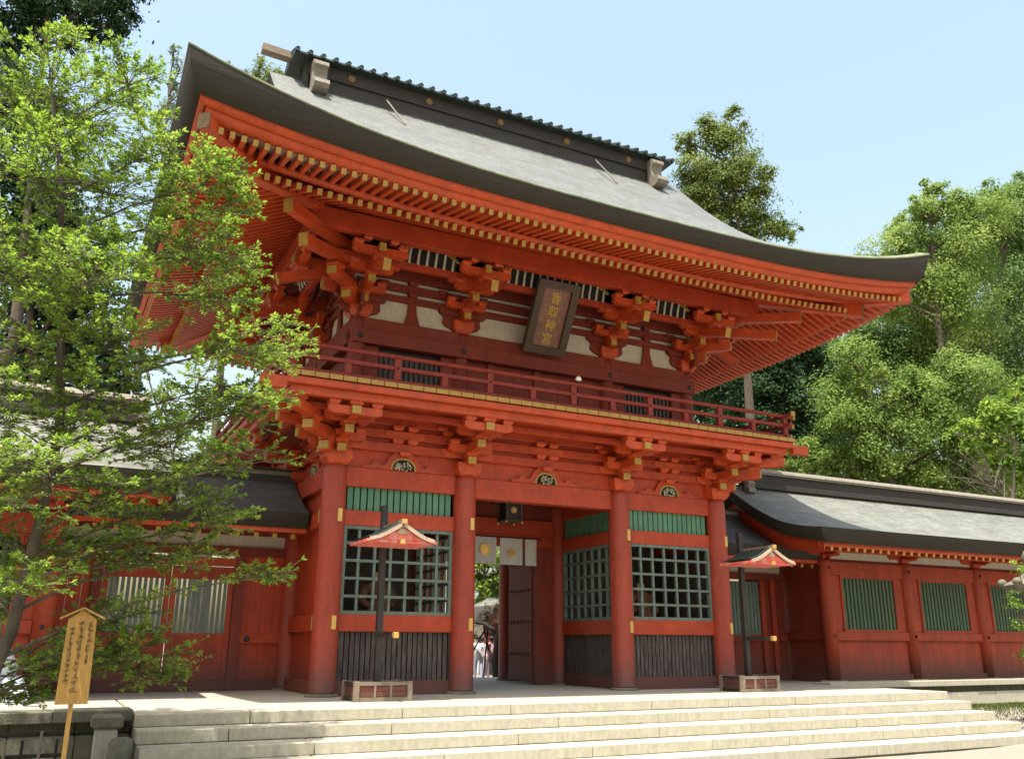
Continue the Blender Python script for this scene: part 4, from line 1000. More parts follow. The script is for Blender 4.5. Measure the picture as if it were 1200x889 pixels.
        for k in range(n_):
            if sy > 0: continue
            link(bpy.data.objects.new('rafter', rm), rf, (X(d0+.3+k*.31), y, 3.50))
        # verges
        for dd, w_ in ((d0, s), (d1, -s)):
            mb = MB(); rows = [[], [], []]
            for q in np.linspace(0, 3.555, 16):
                dz = droop(dd, q) if dd == d0 else 0
                yy = 2.955+sy*(3.555-q); rows[0].append((X(dd), yy, fz(q)+dz)); rows[1].append((X(dd)+w_*.05, yy, fz(q)-.36+dz)); rows[2].append((X(dd)+w_*.3, yy, fz(q)-.38+dz))
            grid(mb, rows); mb.build('verge_edge', BARK, rf)
            mb = MB(); rows = [[], [], []]
            for q in np.linspace(.12, 3.555, 16):
                dz = droop(dd, q) if dd == d0 else 0
                yy = 2.955+sy*(3.555-q); rows[0].append((X(dd)+w_*.16, yy, fz(q)-.33+dz)); rows[1].append((X(dd)+w_*.18, yy, fz(q)-.66-.06*q+dz)); rows[2].append((X(dd)+w_*.24, yy, fz(q)-.66-.06*q+dz))
            grid(mb, rows); mb.build('bargeboard', RED, rf)
    tile_ridge('ridge_course', min(X(d0+.6), X(d1-.5)), max(X(d0+.6), X(d1-.5)), 5.60, rf)
    for sy in (-1, 1):
        mb = MB(); mb.prism([(0,.34),(.12,.36),(.20,.28),(.14,.18),(.22,.08),(.20,0),(0,0)], (X(d0+.55)-.14, 2.955+sy*.26, 5.42), (0,sy,0), (0,0,1), (1,0,0), .28); mb.build('ridge_end_ornament', ORN, rf)
    P('purlin', min(X(d0+.3), X(d1-.3)), max(X(d0+.3), X(d1-.3)), yF-.66, yF-.52, 3.56, 3.70, RED, rf)
    for z_, y_ in ((4.0, yF), (4.0, yB), (5.05, 2.955)): P('gable_purlin', X(d0+.25), X(cols[0]), y_-.09, y_+.09, z_-.22, z_-.02, RED, rf)
    return h
hall(1, 7, 'long red corridor hall with green slat windows right of the gate')
hall(-1, 5, 'red corridor hall behind the tree at the left of the gate')
def link_hall(s, label):
    X = lambda d: 5+s*d
    h = thing('link_hall', label, 'passage', (X(7.5), 2.955, 0), 'low roofed links between gate and halls')
    a, b = 5.14, 9.93; F = Face(X(a) if s > 0 else X(b), 2.955, (1,0), (0,-1)); L = b-a
    F.p('sill_beam', 0, L, -.1, .10, 0, .22, REDD, h); F.p('top_beam', 0, L, -.1, .12, 2.86, 3.05, REDD, h); F.p('plaster_panel', .1, L-.1, -.04, .02, 3.05, 3.32, WHITE, h); F.p('wall_plate', 0, L, -.12, .14, 3.32, 3.46, REDD, h)
    if s < 0:
        # two door leaves with slatted upper halves; solid boards either side.  world x: -4.0 .. -1.2
        for (x0, x1) in ((-4.93,-4.10),(-1.22,-.14)):
            k = max(2, int((x1-x0)/.27)); w = (x1-x0)/k
            for q in range(k): P('wall_board', x0+w*q+.003, x0+w*(q+1)-.003, 2.93, 2.99, .22, 2.86, RED, h)
            P('rail_beam', x0, x1, 2.86, 2.93, .98, 1.16, RED, h)
        for x in (-4.10, -1.22): P('door_post', x-.10, x+.10, 2.82, 3.08, 0, 2.86, REDD, h)
        nail(Face(0, 2.86, (1,0), (0,-1)), -.95, 0, 1.07, .07, h)
        P('door_lintel', -4.0, -1.32, 2.86, 3.04, 2.62, 2.80, RED, h)
        for (x0, x1) in ((-3.99,-2.648),(-2.630,-1.33)):
            dl = sub('door_leaf', h, ((x0+x1)/2, 2.95, .1)); f = .11
            P('stile', x0, x0+f, 2.90, 2.98, .1, 2.60, REDW, dl); P('stile', x1-f, x1, 2.90, 2.98, .1, 2.60, REDW, dl)
            for (z0, z1) in ((.1,.24),(.80,.92),(1.08,1.18),(2.32,2.60)): P('rail', x0+f, x1-f, 2.905, 2.975, z0, z1, REDW, dl)
            P('panel', x0+f, x1-f, 2.93, 2.96, .24, .80, REDW, dl); P('panel', x0+f, x1-f, 2.93, 2.96, .92, 1.08, REDW, dl)
            k = 10; w = (x1-x0-2*f)/k
            for q in range(k): P('slat', x0+f+w*q+.021, x0+f+w*(q+1)-.021, 2.92, 2.955, 1.18, 2.32, GREEND, dl)
    else:
        for (u0, u1) in ((0, 2.40), (3.95, L)):
            k = max(2, int((u1-u0)/.27)); w = (u1-u0)/k
            for q in range(k): F.p('wall_board', u0+w*q+.003, u0+w*(q+1)-.003, -.04, .0, .22, 2.86, REDD, h)
        F.p('wall_board', 2.40, 3.95, -.04, 0, .22, 1.10, REDD, h); F.p('rail_beam', 0, L, .001, .07, 1.10, 1.28, REDD, h)
        for u in (2.33, 3.88, 4.28): F.p('window_post', u-.08, u+.08, .0, .10, .22, 2.86, REDW, h)
        wn = sub('slat_window', h, F.v(3.1, 0, 1.28)); k = 11; w = 1.40/k
        for q in range(k): F.p('window_slat', 2.41+w*q+.02, 2.41+w*(q+1)-.02, -.03, .02, 1.28, 2.80, GREEND, wn)
        nail(F, 4.1, .10, 2.95, .05, h)
    for y, sy in ((1.20, -1), (4.71, 1)):
        xa, xb = min(X(a+.03), X(b+.05)), max(X(a+.03), X(b+.05)); rows = []
        mb = MB()
        for q in np.linspace(0, 1.755, 8): rows.append([(xx, y-sy*q, 3.68+.42*q+.10*q*q) for xx in (xa, xb)])
        grid(mb, rows if sy < 0 else rows[::-1]); mb.build('roof_slope', ROOFD, h)
        mb = MB(); rows = [[(xx, y, 3.68) for xx in (xa, xb)], [(xx, y-sy*.10, 3.36) for xx in (xa, xb)], [(xx, y-sy*.2, 3.36) for xx in (xa, xb)]]; grid(mb, rows[::-1] if sy < 0 else rows); mb.build('eave_edge', BARK, h)
        P('eave_board', xa, xb, y-sy*.14, y-sy*.24, 3.26, 3.36, REDB, h)
        mb = MB(); grid(mb, [[(xx, y-sy*.2, 3.37) for xx in (xa, xb)], [(xx, y-sy*1.7, 3.95) for xx in (xa, xb)]]); mb.build('soffit_board', RED, h)
        if sy < 0:
            n_ = 12
            for k in range(n_):
                xx = xa+.25+k*(xb-xa-.5)/(n_-1); mb = MB(); mb.bar((xx, 2.8, 3.68), (xx, y+.30, 3.20), .09, .10, 0); mb.bar((xx, y+.30, 3.20), (xx, y+.285, 3.196), .095, .105, 1, 1); mb.build('rafter', [RED, GOLD], h)
    xa, xb = min(X(a), X(b)), max(X(a), X(b))
    P('ridge_course', xa, xb, 2.955-.24, 2.955+.24, 4.55, 4.72, RIDGE, h); P('ridge_course', xa, xb, 2.955-.17, 2.955+.17, 4.72, 4.84, ORN, h); P('ridge_course', xa, xb, 2.955-.24, 2.955+.24, 4.84, 4.88, RIDGE, h)
    return h
link_hall(-1, 'low roofed link left of the gate with a pair of slatted red doors')
link_hall(1, 'low dark roofed link between the gate and the right hall with green slat window')

# ================================================================== WOODEN NOTICE ON A STAKE
sx, sy = -4.62, -6.5
t = thing('notice_board', 'yellow cedar notice board under a tiny gabled roof on a stake at lower left', 'sign', (sx, sy, -.95))
P('stake', sx-.024, sx+.024, sy+.01, sy+.05, -.95, .38, SIGNW, t)
mb = MB(); mb.prism([(-.165,.34),(.165,.34),(.145,1.24),(0,1.34),(-.145,1.24)], (sx, sy, 0), (1,0,0), (0,0,1), (0,-1,0), .03); bd = mb.build('board', SIGNW, t)
for s in (-1, 1):
    mb = MB(); mb.bar((sx, sy-.02, 1.362), (sx+s*.23, sy-.02, 1.245), .12, .02); mb.build('roof_board', SIGNW, t)
r_ = random.Random(5); mb = MB()
for c, (zt, zb) in enumerate(((1.18, .78), (1.20, .42), (1.14, .58))):
    x = sx+(.088, .0, -.088)[c]; z = zt
    while z > zb:
        s_ = .026 if c != 1 else .033
        for k in range(r_.randint(4, 6)):
            a = r_.choice([0, 0, math.pi/2, math.pi/2, .7, 2.4]); L = r_.uniform(.35, 1.0)*s_; cx_ = x+r_.uniform(-.5,.5)*s_; cz_ = z+r_.uniform(-.6,.6)*s_
            d = Vector((math.cos(a)*L, 0, math.sin(a)*L)); mb.bar(Vector((cx_, sy-.0335, cz_))-d, Vector((cx_, sy-.0335, cz_))+d, .009, .005)
        z -= s_*2.15
o = mb.build('brush_writing', INK, bd); o['kind'] = 'stuff'
t['label'] = 'yellow cedar notice board under a tiny gabled roof on a stake at lower left'

# ================================================================== BAMBOO FENCE, COVERED BOXES
t = thing('bamboo_fence', 'dark lattice fence of stakes and rails at the lower left corner', 'fence', (-6.3, -4.5, -.95))
for z in (-.12, -.38, -.70):
    mb = MB(); mb.cyl((-9.5,-4.5,z), (-4.55,-4.5,z), .028, .025, 8); mb.build('rail', BLACKT, t)
for k in range(26):
    x = -9.4+k*.19; mb = MB(); top = (.02 if k % 3 == 0 else -.06)+random.uniform(-.02,.02)
    mb.cyl((x,-4.45 if k%2 else -4.55,-.98), (x+random.uniform(-.01,.01),-4.45 if k%2 else -4.55,top-.12), .018 if k%2 else .026, .018, 7); mb.build('stake', BLACKT if k % 2 else PALEW, t)
t = thing('covered_crate', 'pile of boxes under a white tarpaulin on the left terrace', 'tarpaulin', (-5.6, .55, 0))
mb = MB(); mb.add([(-6.6,.2,0),(-5.0,.2,0),(-5.0,.95,0),(-6.6,.95,0),(-6.5,.3,.42),(-5.18,.3,.40),(-5.2,.85,.42),(-6.5,.85,.45)], [(0,3,2,1),(4,5,6,7),(0,1,5,4),(1,2,6,5),(2,3,7,6),(3,0,4,7)]); mb.build('tarpaulin', WHITEP, t)
t = thing('folded_sheet', 'pale blue white sheet bundle beside the left hall column', 'tarpaulin', (-5.6, 1.0, .42))
mb = MB(); mb.lathe([(.32,0),(.34,.12),(.26,.3),(.20,.42),(.05,.5)], (-5.62, .62, .44), 9); mb.build('sheet_bundle', WHITEP, t)
t = thing('stone_pillar', 'mottled pale stone pillar at the left end hall', 'stone pillar', (-5.75, .6, 0))
mb = MB(); mb.lathe([(.14,0),(.12,.4),(.10,.9),(.12,1.3),(.10,1.45),(.02,1.5)], (-5.72, .2, .5), 8); mb.build('shaft', STONEG, t)
mb = MB(); mb.lathe([(.2,0),(.2,.5)], (-5.72, .2, 0), 8); mb.build('foot', STONEG, t)

# ================================================================== STONE LANTERN (right edge)
lx, ly = 15.95, -4.4
t = thing('stone_lantern', 'weathered grey stone lantern cut by the right edge before the hall', 'stone lantern', (lx, ly, -.75))
def lp(name, prof, n=6, rot=0): 
    mb = MB(); mb.lathe(prof, (lx, ly, -.75), n, 0, n > 8, rot); return mb.build(name, STONEG, t)
lp('base', [(.62,0),(.62,.25),(.50,.42),(.34,.5)]); lp('shaft', [(.22,.5),(.2,1.1),(.25,1.2),(.2,1.3),(.2,2.0),(.24,2.1)], 16)
lp('platform', [(.26,2.1),(.52,2.32),(.54,2.42),(.36,2.48)]); lp('fire_box', [(.28,2.48),(.30,2.95)])
lp('cap', [(.36,2.95),(.70,3.02),(.78,3.14),(.72,3.18),(.46,3.28),(.22,3.46),(.16,3.56)], 6); lp('finial', [(.12,3.56),(.24,3.64),(.27,3.78),(.20,3.93),(.05,4.05)], 14)
for k in range(6):
    q = math.pi*2*k/6; mb = MB(); mb.sphere((lx+.74*math.cos(q), ly+.74*math.sin(q), -.75+3.2), .11, 9, 7, 0, (1,1,.9)); mb.build('cap_scroll', STONEG, t)

# ================================================================== BEYOND THE GATE
t = thing('far_hall', 'distant hall with pale roof and brown curved porch gable seen through the gate', 'hall', (16.5, 24, -.36))
cr = [(13.0,21,2.35),(24,21,2.35),(24,32,2.35),(13.0,32,2.35),(18.0,26.5,6.1),(19.5,26.5,6.1),(15.2,23.2,3.7),(22.0,23.2,3.7),(22.0,29.8,3.7),(15.2,29.8,3.7)]
mb = MB(); mb.add(cr, [(0,1,7,6),(6,7,5,4),(1,2,8,7),(7,8,5),(2,3,9,8),(8,9,4,5),(3,0,6,9),(9,6,4),(3,2,1,0)]); mb.build('roof', ROOFW, t)
P('eave_edge', 12.95, 24.05, 20.9, 21.0, 2.12, 2.36, BARK, t)
P('wall', 13.9, 23.0, 22.0, 31, -.36, 2.34, WHITE, t); P('ridge_beam', 17.6, 19.9, 26.3, 26.7, 6.05, 6.4, RIDGE, t)
pr = [(-1.35,0),(-1.05,.10),(-.72,.42),(-.3,.66),(0,.72),(.3,.66),(.72,.42),(1.05,.10),(1.35,0),(.95,-.10),(-.95,-.10)]
mb = MB(); mb.prism(pr, (13.75, 19.0, 1.92), (1,0,0), (0,0,1), (0,1,0), .12); mb.build('porch_gable', PORCH, t)
mb = MB(); mb.prism([(q[0]*1.06, q[1]*1.06+.05) for q in pr[:9]]+[(q[0], q[1]) for q in pr[:9]][::-1], (13.75, 18.85, 1.92), (1,0,0), (0,0,1), (0,1,0), 3.2); mb.build('porch_roof', BARK, t)
mb = MB(); mb.prism([(-.30,.16),(.30,.16),(.12,.40),(-.12,.40)], (13.75, 18.94, 1.92), (1,0,0), (0,0,1), (0,1,0), .06); mb.build('gable_pendant', ORN, t)
for x in (12.75, 14.75): P('porch_post', x-.1, x+.1, 19.1, 19.3, -.36, 1.82, REDW, t)
for x in (14.5, 16.5, 18.5, 20.5): P('wall_post', x-.12, x+.12, 21.86, 22.0, -.36, 2.34, REDD, t)
P('roof_ornament', 15.9, 16.9, 22.6, 22.9, 3.75, 4.0, ORN, t)

def limb_tube(mb, pts, r0, r1, n=7, jit=.0):
    k = len(pts); mb.tube(pts, [r0+(r1-r0)*i/(k-1) for i in range(k)], n)
def curve(a, b, k=6, sag=0.0, jit=0.05):
    a = Vector(a); b = Vector(b); L = (b-a).length; out = []
    for i in range(k):
        t_ = i/(k-1); p = a.lerp(b, t_); w = math.sin(t_*math.pi)
        p.z += sag*w*L; p += Vector((random.uniform(-1,1), random.uniform(-1,1), random.uniform(-.5,.5)))*jit*L*(w if i in (0, k-1) else .6)
        out.append(p)
    out[0] = a; out[-1] = b; return out
def crown(name, blobs, m, par, size, dens, aspect=.5, clump=.34, flat=.75, upb=.5, shade_bias=0.0, cn=16):
    """leaves in many small clumps spread through overlapping lobes"""
    PT = []; NR = []; SH = []
    for (x, y, z, r) in blobs:
        N = int(dens*4.6*math.pi*r*r/(size*size*aspect*.5))
        nc = int(min(60, max(7, cn*(.6+.4*r/1.2))))
        d = rdir(nc); d[:,2] = d[:,2]*.9+.08; rad = r*(.25+.92*rng.random(nc)**.6); cc = np.array([x,y,z]) + d*rad[:,None]
        per = max(6, N//nc)
        for c, dd in zip(cc, d):
            cr_ = r*clump*(.45+.95*rng.random()); k = int(per*(.5+rng.random()))
            q = rng.normal(size=(k,3))*cr_*.62*np.array([1,1,flat]); q[:,2] -= (q[:,0]**2+q[:,1]**2)*.25/max(cr_,.1)
            PT.append(c+q); nn = q/(np.linalg.norm(q,axis=1,keepdims=True)+1e-6)*.7 + dd*.35 + np.array([0,0,upb]) + rng.normal(size=(k,3))*.4; NR.append(nn)
            SH.append(np.clip(.5+shade_bias+rng.normal()*.2+rng.normal(size=k)*.16, 0, 1))
    PT = np.concatenate(PT); NR = np.concatenate(NR); SH = np.concatenate(SH); NR /= np.linalg.norm(NR, axis=1, keepdims=True)
    tn = np.cross(NR, rdir(len(PT))); tn /= (np.linalg.norm(tn, axis=1, keepdims=True)+1e-9)
    print(par.name, len(PT))
    return leaves(name, m, par, PT, NR, tn, size*(.6+.8*rng.random(len(PT))), aspect, SH)
def tree(name, label, blobs, m, base, size, dens, group=None, bark=TRUNK, tr=.35, clump=.34, aspect=.5, flat=.75, upb=.5, sb=0, cn=16):
    bx_, by_, bz_ = base; t = thing(name, label, 'tree', base, group)
    top = max(blobs, key=lambda b: b[2]); cx_ = np.mean([b[0] for b in blobs]); cy_ = np.mean([b[1] for b in blobs])
    mb = MB(); tp = Vector((top[0], top[1], top[2])); mid = Vector((cx_, cy_, bz_+(tp.z-bz_)*.45))
    pts = [Vector(base)-Vector((0,0,.2)), Vector(base).lerp(mid, .5)+Vector((random.uniform(-.2,.2), random.uniform(-.2,.2), 0)), mid, mid.lerp(tp, .5), tp]
    mb.tube(pts, [tr*1.25, tr*.85, tr*.55, tr*.25, tr*.04], 10); mb.build('trunk', bark, t)
    mb = MB()
    for b in blobs:
        z = b[2]; f = min(.92, max(.25, (z-b[3]*1.2-bz_)/max(.1, tp.z-bz_)))
        if f < .5: a = Vector(base).lerp(mid, f/.5*1.0)
        else: a = mid.lerp(tp, (f-.5)/.5)
        e = Vector((b[0], b[1], b[2])); L = (e-a).length
        mb.tube(curve(a, e, 6, .06, .04), [tr*.20*(1-.85*i/5)+.010 for i in range(6)], 6)
        for k in range(4):
            v = Vector(rdir(1)[0].tolist()); v.z = abs(v.z)*.6; e2 = e+v*b[3]*.85; mb.tube(curve(a.lerp(e, .75), e2, 4, .05, .06), [tr*.06+.010, tr*.05+.008, tr*.03+.006, .006], 5)
    o = mb.build('limbs', bark, t)
    crown('crown', blobs, m, t, size, dens, aspect, clump, flat, upb, sb, cn)
    return t
# lobes of each crown: x, y, z, radius in metres
T_A = [(23.6,14.9,27.3,0.92),(24.7,14.2,27.8,1.02),(22.5,15.5,27.0,0.60),(24.2,15.1,25.8,1.66),(23.3,15.8,25.1,1.29),(25.4,14.5,25.6,1.20),(24.9,15.4,23.9,1.94),(24.1,16.0,23.3,1.57),(26.2,14.7,23.8,0.92),(26.6,14.0,25.3,0.51),(25.9,15.4,22.4,1.57),(27.3,14.5,22.7,0.69),(28.2,14.2,22.4,0.60)]
T_B = [(38.2,17.9,23.9,0.97),(39.2,17.7,23.2,1.62),(37.9,18.7,22.2,1.08),(40.7,15.4,27.6,0.86),(43.1,14.1,27.9,0.86),(41.7,14.6,28.6,0.65),(39.9,16.7,25.0,1.51),(41.1,15.6,26.5,1.72),(41.9,14.9,27.4,1.08),(42.0,16.1,23.5,2.26),(40.0,17.6,22.2,1.51),(43.7,14.7,25.1,2.16),(44.3,13.8,27.0,1.72),(43.7,16.0,21.4,2.48),(41.3,14.8,28.4,0.48),(41.0,14.8,29.0,0.32)]
T_C = [(48.0,16.1,28.4,1.62),(48.5,15.2,30.4,0.81),(50.2,14.7,29.3,1.50),(49.5,15.3,28.4,1.96),(51.0,15.9,24.6,2.66),(49.0,17.8,21.8,2.66),(50.8,17.8,19.0,2.42),(46.6,19.7,19.6,2.66),(44.5,20.5,20.7,2.31),(43.2,21.9,18.5,2.08),(44.1,19.9,22.9,2.08),(41.3,21.9,21.3,1.27),(39.7,23.7,18.5,1.27),(42.4,21.6,20.7,1.62),(49.8,14.4,30.8,1.04),(49.1,15.1,29.8,0.92)]
T_D = [(33.9,15.7,16.2,1.44),(33.3,16.7,14.2,1.92),(35.5,15.9,13.3,2.02),(37.6,14.6,13.7,2.02),(39.6,14.2,11.9,2.02),(34.5,17.0,11.4,1.83),(32.6,18.0,11.2,1.25),(37.1,15.8,11.0,1.83),(42.0,12.7,12.8,1.92),(30.3,19.4,10.5,1.06),(35.5,17.0,9.8,1.20),(39.0,15.3,9.6,1.20),(33.0,18.3,9.9,0.96),(41.1,14.1,9.8,1.20),(42.8,13.2,10.1,1.20),(37.3,16.2,9.5,0.96),(31.4,18.9,10.6,0.96),(39.9,12.8,15.6,1.68),(38.3,14.0,14.7,1.73)]
T_E = [(31.5,23.3,18.0,1.83),(33.0,22.2,19.1,1.40),(34.6,21.2,19.6,1.51),(36.6,20.6,18.3,1.72),(32.5,23.6,15.7,2.26),(34.9,22.2,16.2,2.26),(34.3,23.5,13.1,2.26),(31.8,24.5,13.9,1.51),(36.6,22.0,14.2,2.05),(36.5,22.9,11.6,1.62),(30.6,24.3,16.6,0.97),(33.8,22.4,17.3,1.40)]
T_F = [(37.4,8.9,13.6,0.61),(36.8,9.6,12.4,0.87),(37.8,9.2,12.0,1.13),(36.2,10.3,11.1,0.87),(37.7,9.8,10.3,1.13),(35.4,10.6,11.6,0.39),(36.9,10.5,9.5,0.65),(38.3,10.0,9.1,0.69),(34.6,11.1,11.3,0.26)]
T_G = [(14.4,-5.0,2.7,0.15),(14.4,-4.8,2.0,0.17),(14.6,-4.7,1.4,0.17),(14.8,-4.5,0.8,0.13)]
T_H = [(-8.6,13.2,22.2,1.07),(-7.7,12.4,22.9,1.37),(-6.7,12.2,22.1,0.78),(-6.0,11.8,22.1,0.95),(-5.3,11.7,21.6,0.33),(-6.1,12.2,21.2,0.36),(-8.0,13.1,21.3,0.78),(-5.3,11.2,22.9,0.78),(-8.8,13.7,20.9,0.78),(-6.8,12.6,20.9,0.30)]
T_I = [(-8.1,13.0,18.5,1.27),(-7.5,13.4,16.2,1.44),(-7.4,14.2,13.8,1.44),(-6.3,13.3,14.7,1.15),(-6.8,14.7,11.3,1.44),(-5.5,13.7,12.4,1.27),(-4.8,13.9,10.6,1.10),(-5.9,14.7,9.9,1.15),(-4.3,14.0,9.5,0.92),(-6.7,15.5,8.6,1.33),(-3.5,13.7,9.3,0.46)]
T_J = [(-2.9,24.1,29.8,0.30),(-2.5,24.2,28.9,0.43),(-2.1,24.4,27.7,0.56),(-2.6,24.6,28.0,0.39),(-2.6,25.0,26.8,0.69),(-2.6,25.4,25.6,0.61)]
T_K = [(-0.4,23.1,29.1,0.22),(-0.2,23.2,28.3,0.35),(0.6,22.7,28.5,0.56),(1.1,22.2,29.3,0.26),(1.4,22.4,28.2,0.82),(2.2,22.0,28.4,0.52),(0.5,23.1,27.6,0.69)]
T_L = [(-1.2,17.3,8.9,0.72),(-0.7,16.8,9.8,0.65),(0.2,16.8,8.3,0.85),(1.2,16.5,7.7,0.72),(-1.8,17.2,10.1,0.52),(-3.0,17.3,11.6,0.46),(-0.4,17.4,7.5,0.72),(2.2,16.2,7.0,0.39)]
T_M = [(14.0,22.9,4.0,0.68),(14.6,22.7,3.7,0.68),(14.0,23.2,3.1,0.55),(15.2,22.2,4.1,0.59),(13.4,23.1,4.4,0.51),(13.9,22.6,5.0,0.59),(14.6,22.3,5.0,0.59),(14.1,22.3,5.6,0.51)]
T_S = [(-5.8,3.5,2.9,0.46),(-5.4,3.6,1.9,0.32),(-5.7,3.9,1.6,0.32),(-5.3,3.1,3.2,0.32),(-5.9,3.2,3.9,0.46),(-5.2,2.9,3.7,0.25),(-5.6,2.8,4.6,0.32),(-6.2,3.0,4.9,0.39)]
T_Q = [(53.1,30.9,29.1,2.45),(56.1,28.8,30.5,2.74),(59.1,26.8,31.9,2.74),(62.3,25.0,32.6,2.74),(64.4,23.7,33.3,2.60),(53.1,32.5,24.2,2.89),(56.9,30.3,24.9,2.89),(60.7,28.1,25.6,2.89),(64.4,26.0,26.3,2.89),(54.5,33.4,19.4,2.89),(58.2,31.2,20.1,2.89),(62.0,29.1,20.8,2.89),(65.7,26.9,21.5,2.89),(54.4,34.8,15.2,2.60),(58.3,32.8,15.2,2.60),(62.1,30.9,15.3,2.60),(65.9,28.8,15.6,2.60),(55.5,27.8,34.6,1.30),(60.5,24.8,35.7,1.73),(51.7,33.6,22.8,1.88),(64.3,30.4,13.2,2.02),(66.8,29.0,13.8,2.02),(61.1,32.1,13.2,2.02)]
T_R = [(40.4,36.6,20.7,1.66),(41.7,36.6,18.9,1.80),(40.3,37.2,19.2,1.39),(42.6,35.3,21.2,1.80),(43.6,34.6,21.9,1.66),(41.4,35.5,22.6,2.08),(43.6,33.9,23.9,1.94),(46.3,32.3,24.6,1.94),(43.3,35.4,19.9,2.49),(46.3,33.7,20.6,2.49),(48.9,32.1,21.3,2.08),(43.1,36.6,16.6,2.36),(46.2,35.0,16.6,2.49),(49.0,33.6,16.6,2.49),(47.8,35.1,14.0,2.08),(50.6,33.7,14.0,1.80)]
T_N = [(9.3,13.1,1.8,0.25),(9.7,12.9,2.0,0.29),(10.1,12.6,2.2,0.29),(10.4,12.6,1.6,0.29),(9.9,12.9,1.5,0.29),(9.3,13.3,1.3,0.19)]

# ---- background trees
bgp = 'trees rising behind the gate and halls'
tree('cedar_tree', 'tall lone green cedar rising behind the right end of the gate ridge', T_A, L_PINE, (25.0, 15.2, -.36), .15, 1.15, bgp, TRUNK, .40, .42, .55, .6, .6, .15)
tree('broadleaf_tree', 'sunlit yellow green tree with feathery top right of the gate eave', T_B, L_BRIGHT, (42.0, 16.2, -.36), .19, .9, bgp, TRUNK, .5, .40, .5, .7, .5)
tree('broadleaf_tree', 'tall dense tree with brownish top at the far right edge', T_C, L_MID, (49, 18, -.36), .21, 1.1, bgp, TRUNK, .55, .38, .5, .7, .5, .3)
tree('broadleaf_tree', 'lower bright spreading tree behind the right hall roof', T_D, L_BRIGHT, (36.5, 16.0, -.36), .18, 1.15, bgp, TRUNK, .45, .36, .5, .7, .5, -.12)
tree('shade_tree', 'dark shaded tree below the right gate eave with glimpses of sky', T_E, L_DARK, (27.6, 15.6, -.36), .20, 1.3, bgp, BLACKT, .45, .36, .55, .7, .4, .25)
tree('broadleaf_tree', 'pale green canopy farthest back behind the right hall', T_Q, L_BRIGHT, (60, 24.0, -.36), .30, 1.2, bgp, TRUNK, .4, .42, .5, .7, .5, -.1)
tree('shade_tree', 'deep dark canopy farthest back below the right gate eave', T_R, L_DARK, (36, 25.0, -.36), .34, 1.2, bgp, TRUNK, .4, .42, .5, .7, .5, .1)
tree('evergreen_shrub', 'dark evergreen shrub before the left hall column at the left edge', T_S, L_DARK, (-5.6, .9, 0), .10, 1.0, None, TRUNK, .07, .42, .45, .7, .5, .2, 24)
tree('young_tree', 'bright young tree with bare twigs above the right hall ridge', T_F, L_OAK, (37.6, 9.8, -.36), .24, 1.0, bgp, TRUNKG, .25, .42, .5, .5, .7)
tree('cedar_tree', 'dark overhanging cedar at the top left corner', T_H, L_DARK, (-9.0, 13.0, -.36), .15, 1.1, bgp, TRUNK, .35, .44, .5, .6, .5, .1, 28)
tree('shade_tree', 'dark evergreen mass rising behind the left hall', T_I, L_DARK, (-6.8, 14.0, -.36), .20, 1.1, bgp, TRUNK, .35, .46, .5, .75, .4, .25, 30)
tree('pine_tree', 'slender olive pine tip beside the left eave corner', T_J, L_PINE, (-2.6, 24.6, -.36), .16, .5, bgp, TRUNK, .25, .42, .35, .9, .4, .1)
tree('pine_tree', 'olive pine top above the left part of the gate roof', T_K, L_PINE, (.9, 22.8, -.36), .17, .6, bgp, TRUNK, .3, .42, .35, .9, .4, .2)
tree('cedar_tree', 'soft grey green tree between the left hall and the gate', T_L, L_MID, (0.1, 17.0, -.36), .20, .45, bgp, TRUNKG, .25, .4, .4, .7, .4, .0)
tree('camphor_tree', 'round bright clipped tree seen through the gate opening', T_M, L_OAK, (14.2, 23.0, -.36), .18, 1.2, None, TRUNK, .25, .4, .5, .7, .5)
# bare twigs among the right trees
mb = MB(); r_ = random.Random(3)
for k in range(46):
    a = Vector((36.2, 10.0, 8.2))+Vector((r_.uniform(-.6,.6), r_.uniform(-.4,.4), r_.uniform(-.3,.5))); e = a+Vector((r_.uniform(-2.6,.8), r_.uniform(-.5,.8), r_.uniform(.2,2.3)))
    mb.tube(curve(a, e, 5, .05, .08), [.035,.028,.02,.014,.008], 4)
o = mb.build('bare_branches', TRUNKG, None); tag(o, 'pale leafless branches tangled low among the bright right trees', 'branches')

# ---- leaning clipped pine with props beyond the gate
t = thing('leaning_pine', 'dark leaning pine held by prop poles beyond the gate opening', 'tree', (9.95, 12.4, -.36))
mb = MB(); mb.tube([(10.03,12.4,-.5),(9.82,12.2,.5),(9.78,11.9,1.2),(9.9,11.7,1.9),(10.1,11.5,2.6)], [.26,.20,.19,.14,.06], 9); mb.tube([(9.8,11.9,1.3),(9.3,12.3,1.7),(8.9,12.6,1.75)], [.10,.07,.03], 6); mb.build('trunk', BLACKT, t)
for (a, b) in (((8.9,12.9,.30),(9.5,12.3,1.7)), ((9.9,12.6,.0),(9.35,12.4,1.6)), ((9.45,12.6,-.36),(9.5,12.3,1.7))):
    mb = MB(); mb.cyl(a, b, .035, .03, 7); mb.build('prop_pole', BLACKT, t)
crown('crown', T_N, L_BROWN, t, .10, .5, .3, .5)

